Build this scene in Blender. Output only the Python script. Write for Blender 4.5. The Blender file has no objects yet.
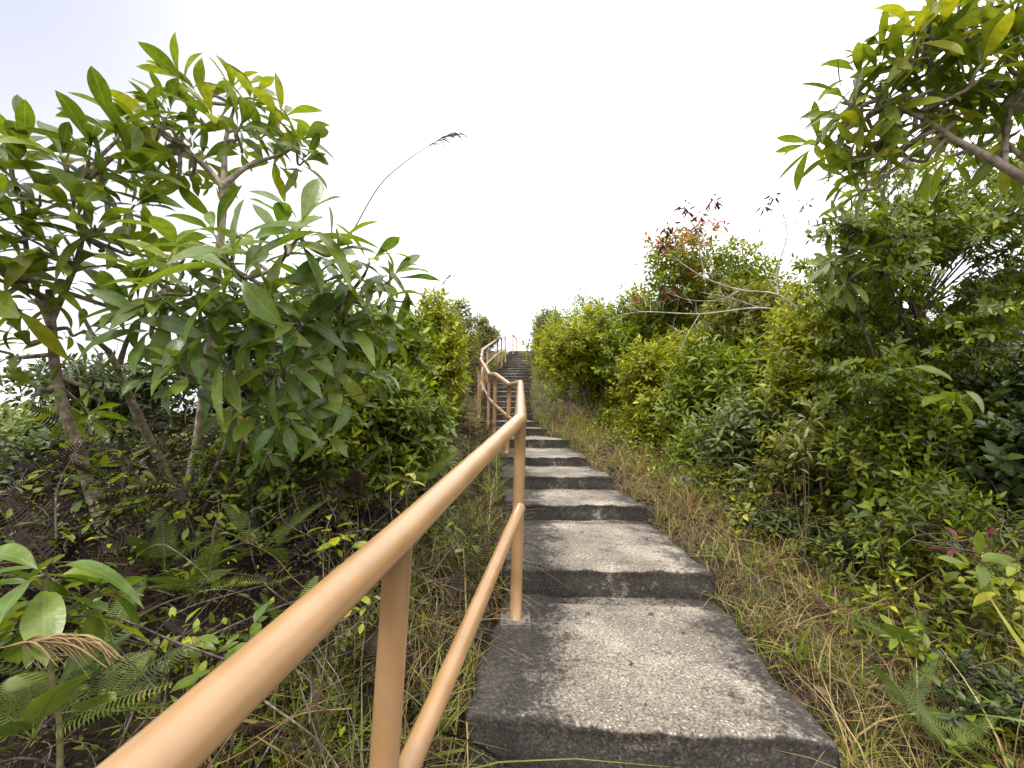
import bpy, math, random
import numpy as np

RNG = np.random.default_rng(7)
random.seed(7)
SC = bpy.context.scene
COL = SC.collection
R = math.radians

# ------------------------------------------------------------------ camera frame
F, PITCH, CAMZ = 450.0, R(3.94), 1.5
CP, SP = math.cos(PITCH), math.sin(PITCH)


def at(px, py, Y):
    xr, yu = (px - 512) / F, (384 - py) / F
    t = Y / (CP - yu * SP)
    return np.array([xr * t, Y, CAMZ + t * (SP + yu * CP)])


# ------------------------------------------------------------------ stairs layout
# (front edge y, top z, left x, right x)
def hit(px, py, z):
    xr, yu = (px - 512) / F, (384 - py) / F
    t = (z - CAMZ) / (SP + yu * CP)
    return xr * t, t * (CP - yu * SP)


NEAR = [(-0.62, 0.00, -0.55, 0.80), (0.46, 0.17, -0.42, 0.93), (1.585, 0.45, -0.168, 1.043), (2.675, 0.607, -0.045, 1.155),
        (3.89, 0.74, -0.05, 1.145), (4.68, 0.873, -0.10, 1.055), (5.62, 0.985, -0.14, 0.935), (7.09, 1.125, -0.22, 0.89),
        (8.15, 1.265, -0.40, 0.62), (8.85, 1.38, -0.50, 0.53), (10.1, 1.52, -0.66, 0.46)]
STEPS = list(NEAR)
fy = [10.1, 11.8, 14.0, 16.8, 20.5, 24.5]
fl = [-0.66, -0.80, -0.82, -0.70, -0.42, -0.10]
fr = [0.46, 0.46, 0.56, 0.72, 1.08, 1.42]
z = 1.52
y = 10.1
while y < 23.6:
    y += 0.665
    z += 0.163
    STEPS.append((y, z, float(np.interp(y, fy, fl)), float(np.interp(y, fy, fr))))
SY = np.array([s[0] for s in STEPS])
SZ = np.array([s[1] for s in STEPS])
SL = np.array([s[2] for s in STEPS])
SR = np.array([s[3] for s in STEPS])
TOPY, TOPZ = SY[-1], SZ[-1]


def path_z(y):
    y = np.asarray(y, float)
    zz = np.interp(y, SY + 0.3, SZ)
    zz = np.where(y < SY[0], SZ[0] + 0.2 * (y - SY[0]), zz)
    zz = np.where(y > TOPY + 3, TOPZ - 0.12 * (y - TOPY - 3), zz)
    return np.maximum(zz, -14 - 0.0 * y)


def path_l(y):
    return np.interp(y, SY, SL)


def path_r(y):
    return np.interp(y, SY, SR)


def bumps(x, y):
    return (0.05 * np.sin(2.3 * x + 1.1 * y + 1) * np.sin(1.7 * y - 0.9 * x) + 0.03 * np.sin(5.1 * x - 2.2 * y + 2) +
            0.018 * np.sin(9.3 * x + 7.1 * y) + 0.012 * np.sin(15 * y - 11 * x + 1))


def ground(x, y):
    x = np.asarray(x, float)
    y = np.asarray(y, float)
    zc = path_z(y)
    dl = path_l(y) - x          # >0 left of stairs
    dr = x - path_r(y)          # >0 right of stairs
    lat_l = np.interp(dl, [-1, 0.0, 0.15, 1.7, 2.6, 5, 30, 600], [-0.30, -0.17, -0.06, 0.22, 0.10, -1.1, -14, -60])
    lat_r = np.interp(dr, [-1, 0.0, 0.12, 1.0, 2.2, 4.5, 30, 600], [-0.30, -0.15, -0.06, -0.02, -0.05, -0.9, -14, -60])
    lat = np.where(dl > -0.3, lat_l, np.where(dr > -0.3, lat_r, -0.3))
    edge = np.clip(np.maximum(dl, dr) * 3, 0.05, 1)
    return np.maximum(zc + lat, -60) + bumps(x, y) * edge


# ------------------------------------------------------------------ mesh builder
def norm(v):
    v = np.asarray(v, float)
    return v / np.maximum(np.linalg.norm(v, axis=-1, keepdims=True), 1e-9)


class MB:
    def __init__(self):
        self.V, self.F, self.A, self.U, self.n = [], [], [], [], 0

    def add(self, V, Fs, rnd=0.5, uv=None):
        V = np.asarray(V, float).reshape(-1, 3)
        if len(V) == 0:
            return
        for f in (Fs if isinstance(Fs, list) else [Fs]):
            self.F.append(np.asarray(f, np.int64) + self.n)
        self.V.append(V)
        self.A.append(np.broadcast_to(np.asarray(rnd, float), (len(V),)).copy())
        self.U.append(np.zeros((len(V), 2)) if uv is None else np.asarray(uv, float))
        self.n += len(V)

    def inst(self, tpl, M, P, rnd):
        """tpl=(V,F,uv); M (N,3,3) columns = axes; P (N,3)"""
        TV, TF, TU = tpl
        N, n = len(P), len(TV)
        if N == 0:
            return
        V = np.einsum('nij,vj->nvi', M, TV) + P[:, None, :]
        Fs = (TF[None] + (np.arange(N) * n)[:, None, None]).reshape(-1, TF.shape[1])
        self.add(V.reshape(-1, 3), Fs, np.repeat(rnd, n), np.tile(TU, (N, 1)))

    def build(self, name, mat, parent=None, loc=None, smooth=True):
        V = np.concatenate(self.V)
        if loc is not None:
            V = V - np.asarray(loc)
        A = np.concatenate(self.A)
        U = np.concatenate(self.U)
        me = bpy.data.meshes.new(name)
        me.vertices.add(len(V))
        me.vertices.foreach_set('co', V.astype(np.float32).ravel())
        li = np.concatenate([f.ravel() for f in self.F])
        lt = np.concatenate([np.full(len(f), f.shape[1]) for f in self.F])
        ls = np.concatenate([[0], np.cumsum(lt)[:-1]])
        me.loops.add(len(li))
        me.loops.foreach_set('vertex_index', li.astype(np.int32))
        me.polygons.add(len(lt))
        me.polygons.foreach_set('loop_start', ls.astype(np.int32))
        me.polygons.foreach_set('use_smooth', np.full(len(lt), smooth))
        at_ = me.attributes.new('rnd', 'FLOAT', 'POINT')
        at_.data.foreach_set('value', A.astype(np.float32))
        uvl = me.uv_layers.new(name='UVMap')
        uvl.data.foreach_set('uv', U[li].astype(np.float32).ravel())
        me.update(calc_edges=True)
        me.validate()
        me.materials.append(mat)
        o = bpy.data.objects.new(name, me)
        COL.objects.link(o)
        if parent is not None:
            o.parent = parent
        return o


def thing(name, label, cat, loc, group=None):
    reseed(label)
    o = bpy.data.objects.new(name, None)
    o.empty_display_size = 0.1
    COL.objects.link(o)
    o.location = tuple(float(v) for v in loc)
    tag(o, label, cat, group)
    return o


def reseed(text):
    global RNG
    RNG = np.random.default_rng(sum((i + 1) * ord(c) for i, c in enumerate(text)))


def tag(o, label=None, cat=None, group=None, kind=None):
    if label:
        o['label'] = label
    if cat:
        o['category'] = cat
    if group:
        o['group'] = group
    if kind:
        o['kind'] = kind
    return o


def smooth_path(pts, k=4):
    P = np.asarray(pts, float)
    if len(P) < 3:
        t = np.linspace(0, 1, k + 1)[:, None]
        return P[0] * (1 - t) + P[-1] * t
    Q = np.vstack([2 * P[0] - P[1], P, 2 * P[-1] - P[-2]])
    out = []
    for i in range(1, len(Q) - 2):
        p0, p1, p2, p3 = Q[i - 1:i + 3]
        for t in np.linspace(0, 1, k, endpoint=False):
            out.append(0.5 * ((2 * p1) + (p2 - p0) * t + (2 * p0 - 5 * p1 + 4 * p2 - p3) * t * t + (3 * p1 - p0 - 3 * p2 + p3) * t ** 3))
    out.append(P[-1])
    return np.array(out)


def tube(mb, pts, rad, sides=6, rnd=0.5, caps=True, wob=0.0):
    P = np.asarray(pts, float)
    n = len(P)
    r = np.interp(np.linspace(0, 1, n), np.linspace(0, 1, len(np.atleast_1d(rad))), np.atleast_1d(rad))
    T = norm(np.gradient(P, axis=0))
    ref = np.array([0.31, 0.17, 0.93])
    if abs(norm(P[-1] - P[0]) @ norm(ref)) > 0.85:
        ref = np.array([0.9, 0.2, 0.1])
    U = norm(np.cross(T, ref))
    W = np.cross(T, U)
    a = np.linspace(0, 2 * np.pi, sides, endpoint=False)
    rr = r[:, None] * (1 + (wob * RNG.normal(size=(n, sides)) if wob else 0))
    V = P[:, None] + rr[..., None] * (U[:, None] * np.cos(a)[None, :, None] + W[:, None] * np.sin(a)[None, :, None])
    i, j = np.meshgrid(np.arange(n - 1), np.arange(sides), indexing='ij')
    j2 = (j + 1) % sides
    Q = np.stack([i * sides + j, i * sides + j2, (i + 1) * sides + j2, (i + 1) * sides + j], -1).reshape(-1, 4)
    L = np.concatenate([[0], np.cumsum(np.linalg.norm(np.diff(P, axis=0), axis=1))])
    uv = np.stack([np.broadcast_to(a / (2 * np.pi), (n, sides)), np.broadcast_to(L[:, None], (n, sides))], -1).reshape(-1, 2)
    Fs = [Q]
    if caps:
        Fs.append(np.arange(sides)[None, :])
        Fs.append((np.arange(sides)[::-1] + (n - 1) * sides)[None, :])
    mb.add(V.reshape(-1, 3), Fs, rnd, uv)


def frames(D, ref):
    Y = norm(D)
    ref = np.broadcast_to(ref, Y.shape) + 1e-3 * np.array([0.37, 0.61, 0.2])
    Z = norm(ref - (ref * Y).sum(-1, keepdims=True) * Y)
    X = np.cross(Y, Z)
    return np.stack([X, Y, Z], -1)


# ------------------------------------------------------------------ leaf shapes
def leaf_tpl(W=0.3, rows=6, peak=0.55, fold=0.25, droop=0.25, wave=0.0, tip=0.0, pet=0.06, bend=0.0, twist=0.0):
    v = np.linspace(0, 1, rows + 1)
    w = np.sin(np.pi * np.clip(v ** (math.log(0.5) / math.log(peak)), 0, 1)) ** 0.85
    w = np.maximum(w, 0)
    w[0], w[-1] = 0.03, tip
    V, U = [], []
    for i, vv in enumerate(v):
        for c in (-1, 0, 1):
            x = c * w[i] * W * 0.5
            zz = fold * abs(x) - droop * vv * vv + (wave * W * math.sin(9 * vv + c) * abs(c) if 0 < i < rows else 0)
            tw = twist * vv
            x, zz = x * math.cos(tw) + bend * vv * vv, zz + x * math.sin(tw)
            V.append((x, pet + vv * (1 - 0.25 * droop * vv), zz))
            U.append((0.5 + 0.5 * c * w[i], vv))
    Fq = []
    for i in range(rows):
        a = i * 3
        Fq += [(a, a + 1, a + 4, a + 3), (a + 1, a + 2, a + 5, a + 4)]
    return np.array(V), np.array(Fq), np.array(U)


def small_tpl(W=0.4, fold=0.2, droop=0.15, peak=0.5):
    h = W * 0.5
    V = np.array([(0, 0, 0), (-h * 0.9, peak * 0.75, fold * h - droop * 0.2), (h * 0.9, peak * 0.75, fold * h - droop * 0.2), (0, peak * 0.8, -droop * 0.25),
                  (-h * 0.6, peak * 1.45, fold * h * .6 - droop * 0.6), (h * 0.6, peak * 1.45, fold * h * .6 - droop * 0.6), (0, 1, -droop)], float)
    Fq = np.array([(0, 3, 1, 1), (0, 2, 3, 3), (1, 3, 6, 4), (3, 2, 5, 6)])
    U = np.array([(.5, 0), (0, .4), (1, .4), (.5, .4), (.1, .75), (.9, .75), (.5, 1)], float)
    return V, Fq, U


def fix_tris(tpl):
    V, Fq, U = tpl
    T = []
    for q in Fq:
        if len(set(q)) == 4:
            T += [(q[0], q[1], q[2]), (q[0], q[2], q[3])]
        else:
            d = []
            for a in q:
                if a not in d:
                    d.append(a)
            T.append(tuple(d))
    return V, np.array(T), U


def tpl_set(fn, **kw):
    base = kw.pop('droop', 0.2)
    return [fn(droop=base * s, **kw) for s in (0.3, 1.0, 1.9)]


SMALL = [fix_tris(t) for t in tpl_set(small_tpl, W=0.50, fold=0.3, droop=0.2)]
SMALL_NARROW = [fix_tris(t) for t in tpl_set(small_tpl, W=0.33, fold=0.3, droop=0.25)]
SMALL_ROUND = [fix_tris(t) for t in tpl_set(small_tpl, W=0.62, fold=0.25, droop=0.15)]
BIG0 = tpl_set(leaf_tpl, W=0.33, rows=9, peak=0.64, fold=0.34, droop=0.34, wave=0.04)
BIG = [leaf_tpl(W=w_ * 1.1, rows=9, peak=p_, fold=f_, droop=d_, wave=v_, bend=b_, twist=t_, tip=q_) for w_, p_, f_, d_, v_, b_, t_, q_ in (
    (0.26, 0.64, 0.36, 0.10, 0.03, 0.05, 0.3, 0.0), (0.29, 0.60, 0.45, 0.36, 0.05, -0.07, -0.5, 0.0), (0.24, 0.68, 0.25, 0.62, 0.04, 0.09, 0.4, 0.05), (0.28, 0.66, 0.60, 0.22, 0.06, -0.04, 0.7, 0.0),
    (0.31, 0.62, 0.30, 0.42, 0.08, 0.03, -0.3, 0.12), (0.22, 0.62, 0.50, 0.30, 0.03, -0.10, 0.2, 0.0), (0.27, 0.66, 0.20, 0.85, 0.07, 0.06, -0.8, 0.0))]
LONG = tpl_set(leaf_tpl, W=0.30, rows=12, peak=0.55, fold=0.30, droop=0.42, wave=0.07)
NARROW = tpl_set(leaf_tpl, W=0.22, rows=7, peak=0.58, fold=0.3, droop=0.22, wave=0.01)
BROAD = tpl_set(leaf_tpl, W=0.42, rows=8, peak=0.5, fold=0.22, droop=0.3, wave=0.05)


def put_leaves(mb, tpls, P, D, ref, S, rnd, roll=0.25):
    n = len(P)
    if n == 0:
        return
    M = frames(D, ref)
    a = RNG.normal(0, roll, n)
    X, Y, Z = M[..., 0], M[..., 1], M[..., 2]
    X2 = X * np.cos(a)[:, None] + Z * np.sin(a)[:, None]
    Z2 = np.cross(X2, Y)
    wid = RNG.uniform(0.8, 1.2, n)
    M = np.stack([X2 * wid[:, None], Y, Z2], -1) * np.asarray(S)[:, None, None]
    k = RNG.integers(0, len(tpls), n)
    for i, t in enumerate(tpls):
        m = k == i
        mb.inst(t, M[m], P[m], np.asarray(rnd)[m])


def basis(A):
    U = norm(np.cross(A, np.array([0.21, 0.93, 0.3])))
    return U, np.cross(A, U)


def whorls(mb, tpls, T, A, k, L, e0=75, e1=-12, spread=0.03, rnd_c=0.5, rnd_s=0.2, back=0.05, single=None):
    """k leaves round each tip T with axis A; el from e0 (inner) to e1 (outer)"""
    T = np.asarray(T, float)
    A = norm(A)
    n = len(T)
    U, W = basis(A)
    j = np.arange(k)
    az = j[None] * 2.39996 + RNG.uniform(0, 6.28, (n, 1)) + RNG.normal(0, 0.25, (n, k))
    el = np.radians(e0 + (e1 - e0) * ((j[None] + 0.5) / k) ** 0.8 + RNG.normal(0, 9, (n, k)))
    D = A[:, None] * np.sin(el)[..., None] + (U[:, None] * np.cos(az)[..., None] + W[:, None] * np.sin(az)[..., None]) * np.cos(el)[..., None]
    P = T[:, None] - A[:, None] * (back * (j[None, :, None] / k)) + D * spread
    D[..., 2] -= 0.12
    S = np.asarray(L).reshape(-1, 1) * RNG.uniform(0.7, 1.12, (n, k)) * (0.72 + 0.28 * np.sin(np.pi * np.clip((j[None] + 1) / k, 0, 1)) ** 0.5)
    tv = RNG.normal(rnd_c, rnd_s * 0.6, (n, 1))
    rv = np.clip(tv + RNG.normal(0, rnd_s, (n, k)), 0, 1)
    ref = np.broadcast_to(A[:, None] + np.array([0, 0, 0.5]), P.shape)
    put_leaves(mb, tpls, P.reshape(-1, 3), D.reshape(-1, 3), ref.reshape(-1, 3), S.ravel(), rv.ravel())


# ------------------------------------------------------------------ materials
def new_mat(name):
    m = bpy.data.materials.new(name)
    m.use_nodes = True
    nt = m.node_tree
    b = nt.nodes['Principled BSDF']
    return m, nt, b, nt.nodes['Material Output']


def ramp(nt, stops, interp='LINEAR'):
    r = nt.nodes.new('ShaderNodeValToRGB')
    r.color_ramp.interpolation = interp
    e = r.color_ramp.elements
    while len(e) < len(stops):
        e.new(0.5)
    for el, (p, c) in zip(e, stops):
        el.position = p
        el.color = (*c, 1) if len(c) == 3 else c
    return r


def noise(nt, scale, detail=4, rough=0.55, vec=None, lac=2.0):
    n = nt.nodes.new('ShaderNodeTexNoise')
    n.inputs['Scale'].default_value = scale
    n.inputs['Detail'].default_value = detail
    n.inputs['Roughness'].default_value = rough
    if vec is not None:
        nt.links.new(vec, n.inputs['Vector'])
    return n


def mixc(nt, fac, a, b, mode='MIX'):
    m = nt.nodes.new('ShaderNodeMix')
    m.data_type = 'RGBA'
    m.blend_type = mode
    for sock, v in ((m.inputs[0], fac), (m.inputs[6], a), (m.inputs[7], b)):
        if hasattr(v, 'is_output'):
            nt.links.new(v, sock)
        elif isinstance(v, (tuple, list)):
            sock.default_value = (*v, 1)
        else:
            sock.default_value = v
    return m.outputs[2]


def math_n(nt, op, a, b=None, c=None):
    m = nt.nodes.new('ShaderNodeMath')
    m.operation = op
    for i, v in enumerate((a, b, c)):
        if v is None:
            continue
        if hasattr(v, 'is_output'):
            nt.links.new(v, m.inputs[i])
        else:
            m.inputs[i].default_value = v
    return m.outputs[0]


def leaf_mat(name, stops, rough=0.42, trans=0.35, veins=False, spec=0.5, tint=(1.25, 1.25, 0.55)):
    m, nt, b, out = new_mat(name)
    L = nt.links
    at_ = nt.nodes.new('ShaderNodeAttribute')
    at_.attribute_name = 'rnd'
    r = ramp(nt, stops)
    L.new(at_.outputs['Fac'], r.inputs[0])
    tc = nt.nodes.new('ShaderNodeTexCoord')
    n = noise(nt, 30 if veins else 18, 3, 0.6, tc.outputs['Object'])
    mott = ramp(nt, [(0.3, (0.68, 0.68, 0.68)), (0.7, (1.2, 1.2, 1.1))])
    L.new(n.outputs[0], mott.inputs[0])
    col = mixc(nt, 1.0, r.outputs[0], mott.outputs[0], 'MULTIPLY')
    if veins:                       # dry brown tips on some leaves
        ut = nt.nodes.new('ShaderNodeSeparateXYZ')
        L.new(tc.outputs['UV'], ut.inputs[0])
        nt_ = noise(nt, 7, 3, 0.6, tc.outputs['Object'])
        tv = math_n(nt, 'ADD', ut.outputs[1], math_n(nt, 'MULTIPLY', math_n(nt, 'SUBTRACT', nt_.outputs[0], 0.55), 1.1))
        tr_ = ramp(nt, [(0.97, (0, 0, 0)), (0.995, (1, 1, 1))])
        L.new(tv, tr_.inputs[0])
        col = mixc(nt, math_n(nt, 'MULTIPLY', tr_.outputs[0], 0.6), col, (0.16, 0.10, 0.035))
    # brown blemishes and nibbled spots
    n2 = noise(nt, 9, 5, 0.7, tc.outputs['Object'])
    sp = ramp(nt, [(0.70, (0, 0, 0)), (0.76, (1, 1, 1))])
    L.new(n2.outputs[0], sp.inputs[0])
    col = mixc(nt, math_n(nt, 'MULTIPLY', sp.outputs[0], 0.6), col, (0.12, 0.075, 0.025))
    if veins:
        uv = nt.nodes.new('ShaderNodeSeparateXYZ')
        L.new(tc.outputs['UV'], uv.inputs[0])
        d = math_n(nt, 'ABSOLUTE', math_n(nt, 'SUBTRACT', uv.outputs[0], 0.5))
        mid = math_n(nt, 'LESS_THAN', d, 0.035)
        sv = math_n(nt, 'SUBTRACT', uv.outputs[1], math_n(nt, 'MULTIPLY', d, 0.28))
        fr = math_n(nt, 'FRACT', math_n(nt, 'MULTIPLY', sv, 13))
        side = math_n(nt, 'LESS_THAN', fr, 0.12)
        vein = math_n(nt, 'MAXIMUM', mid, math_n(nt, 'MULTIPLY', side, 0.35))
        col = mixc(nt, math_n(nt, 'MULTIPLY', vein, 0.32), col, (0.24, 0.30, 0.09))
    L.new(col, b.inputs['Base Color'])
    b.inputs['Roughness'].default_value = rough
    b.inputs['Specular IOR Level'].default_value = spec
    bp = nt.nodes.new('ShaderNodeBump')
    bp.inputs['Strength'].default_value = 0.25
    bp.inputs['Distance'].default_value = 0.01
    L.new(n.outputs[0], bp.inputs['Height'])
    L.new(bp.outputs[0], b.inputs['Normal'])
    if trans > 0:
        t = nt.nodes.new('ShaderNodeBsdfTranslucent')
        L.new(mixc(nt, 1.0, col, tint, 'MULTIPLY'), t.inputs['Color'])
        mx = nt.nodes.new('ShaderNodeMixShader')
        mx.inputs[0].default_value = trans
        L.new(b.outputs[0], mx.inputs[1])
        L.new(t.outputs[0], mx.inputs[2])
        L.new(mx.outputs[0], out.inputs['Surface'])
    return m


def bark_mat(name, c1, c2, c3=(0.3, 0.29, 0.26)):
    m, nt, b, out = new_mat(name)
    tc = nt.nodes.new('ShaderNodeTexCoord')
    n = noise(nt, 22, 8, 0.72, tc.outputs['Object'])
    r = ramp(nt, [(0.36, c1), (0.5, c2), (0.64, c3)])
    nt.links.new(n.outputs[0], r.inputs[0])
    nt.links.new(r.outputs[0], b.inputs['Base Color'])
    b.inputs['Roughness'].default_value = 0.85
    n2 = noise(nt, 60, 4, 0.6, tc.outputs['Object'])
    bp = nt.nodes.new('ShaderNodeBump')
    bp.inputs['Strength'].default_value = 0.6
    bp.inputs['Distance'].default_value = 0.01
    nt.links.new(n2.outputs[0], bp.inputs['Height'])
    nt.links.new(bp.outputs[0], b.inputs['Normal'])
    return m


M = {}
M['big'] = leaf_mat('big_leaf', [(0.0, (0.065, 0.098, 0.012)), (0.45, (0.122, 0.174, 0.013)), (0.8, (0.213, 0.250, 0.018)), (1.0, (0.311, 0.306, 0.020))],
                    rough=0.36, trans=0.42, veins=True, )
M['bluegreen'] = leaf_mat('broad_leaf', [(0.0, (0.054, 0.101, 0.020)), (0.5, (0.108, 0.170, 0.023)), (0.85, (0.178, 0.228, 0.027)), (1.0, (0.238, 0.265, 0.031))],
                          rough=0.34, trans=0.40, veins=True)
M['mid'] = leaf_mat('shrub_leaf', [(0.0, (0.081, 0.117, 0.008)), (0.5, (0.171, 0.226, 0.012)), (0.85, (0.275, 0.312, 0.014)), (1.0, (0.421, 0.405, 0.026))], trans=0.38)
M['yellow'] = leaf_mat('yellow_green_leaf', [(0.0, (0.122, 0.144, 0.008)), (0.5, (0.269, 0.296, 0.010)), (1.0, (0.490, 0.440, 0.016))], trans=0.4)
M['olive'] = leaf_mat('olive_leaf', [(0.0, (0.081, 0.092, 0.013)), (0.5, (0.162, 0.178, 0.019)), (0.85, (0.259, 0.252, 0.026)), (1.0, (0.324, 0.193, 0.034))], trans=0.35)
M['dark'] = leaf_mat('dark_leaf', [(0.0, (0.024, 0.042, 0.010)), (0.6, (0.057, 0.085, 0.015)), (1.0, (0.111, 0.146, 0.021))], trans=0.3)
M['pale'] = leaf_mat('pale_leaf', [(0.0, (0.088, 0.120, 0.035)), (0.6, (0.175, 0.216, 0.055)), (1.0, (0.300, 0.324, 0.110))], trans=0.33)
M['redleaf'] = leaf_mat('young_red_leaf', [(0.0, (0.30, 0.20, 0.03)), (0.35, (0.40, 0.13, 0.035)), (1.0, (0.42, 0.05, 0.04))], trans=0.45, tint=(1.25, 1.0, 0.7))
M['maroon'] = leaf_mat('maroon_leaf', [(0.0, (0.03, 0.012, 0.012)), (0.6, (0.09, 0.015, 0.022)), (1.0, (0.20, 0.02, 0.04))], trans=0.3, tint=(1.3, 0.8, 0.8))
M['dryleaf'] = leaf_mat('dry_leaf', [(0.0, (0.030, 0.016, 0.010)), (0.5, (0.078, 0.043, 0.023)), (0.85, (0.156, 0.098, 0.058)), (1.0, (0.216, 0.167, 0.126))], rough=0.7, trans=0.15,
                        tint=(1.2, 1.0, 0.7), spec=0.3)
M['deadfern'] = leaf_mat('dead_fern', [(0.0, (0.013, 0.008, 0.006)), (0.55, (0.038, 0.020, 0.012)), (0.88, (0.080, 0.048, 0.027)), (1.0, (0.161, 0.119, 0.090))], rough=0.75,
                         trans=0.12, tint=(1.2, 1.0, 0.8), spec=0.3)
M['fern'] = leaf_mat('fern_leaf', [(0.0, (0.066, 0.105, 0.016)), (1.0, (0.180, 0.231, 0.030))], rough=0.5, trans=0.35)
M['straw'] = leaf_mat('straw', [(0.0, (0.138, 0.092, 0.036)), (0.5, (0.299, 0.205, 0.072)), (1.0, (0.483, 0.367, 0.162))], rough=0.6, trans=0.25, tint=(1.1, 1.0, 0.7), spec=0.3)
M['grass'] = leaf_mat('grass_blade', [(0.0, (0.093, 0.138, 0.014)), (0.6, (0.198, 0.262, 0.022)), (1.0, (0.344, 0.359, 0.051))], rough=0.45, trans=0.35)
M['plume'] = leaf_mat('plume', [(0.0, (0.100, 0.070, 0.084)), (1.0, (0.260, 0.200, 0.189))], rough=0.8, trans=0.1, tint=(1, 1, 1), spec=0.2)
M['goldplume'] = leaf_mat('gold_plume', [(0.0, (0.20, 0.13, 0.055)), (1.0, (0.38, 0.27, 0.13))], rough=0.7, trans=0.2, tint=(1, 1, .8), spec=0.2)
M['bark'] = bark_mat('grey_brown_bark', (0.085, 0.060, 0.034), (0.19, 0.145, 0.085), (0.36, 0.31, 0.23))
M['palebark'] = bark_mat('pale_bark', (0.143, 0.107, 0.077), (0.308, 0.245, 0.180), (0.462, 0.398, 0.315))
M['twig'] = bark_mat('twig', (0.035, 0.024, 0.017), (0.075, 0.053, 0.038), (0.19, 0.155, 0.12))
M['greenstem'] = bark_mat('green_brown_stem', (0.06, 0.055, 0.02), (0.13, 0.11, 0.04), (0.2, 0.17, 0.08))


def soil_mat():
    m, nt, b, out = new_mat('soil')
    tc = nt.nodes.new('ShaderNodeTexCoord')
    n = noise(nt, 3.5, 8, 0.7, tc.outputs['Object'])
    r = ramp(nt, [(0.3, (0.010, 0.008, 0.006)), (0.5, (0.027, 0.020, 0.013)), (0.68, (0.065, 0.048, 0.030))])
    nt.links.new(n.outputs[0], r.inputs[0])
    n2 = noise(nt, 60, 4, 0.7, tc.outputs['Object'])
    r2 = ramp(nt, [(0.3, (0.45, 0.45, 0.45)), (0.7, (1.5, 1.45, 1.3))])
    nt.links.new(n2.outputs[0], r2.inputs[0])
    nt.links.new(mixc(nt, 1.0, r.outputs[0], r2.outputs[0], 'MULTIPLY'), b.inputs['Base Color'])
    b.inputs['Roughness'].default_value = 0.95
    bp = nt.nodes.new('ShaderNodeBump')
    bp.inputs['Strength'].default_value = 0.9
    bp.inputs['Distance'].default_value = 0.03
    nt.links.new(n2.outputs[0], bp.inputs['Height'])
    nt.links.new(bp.outputs[0], b.inputs['Normal'])
    return m


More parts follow.
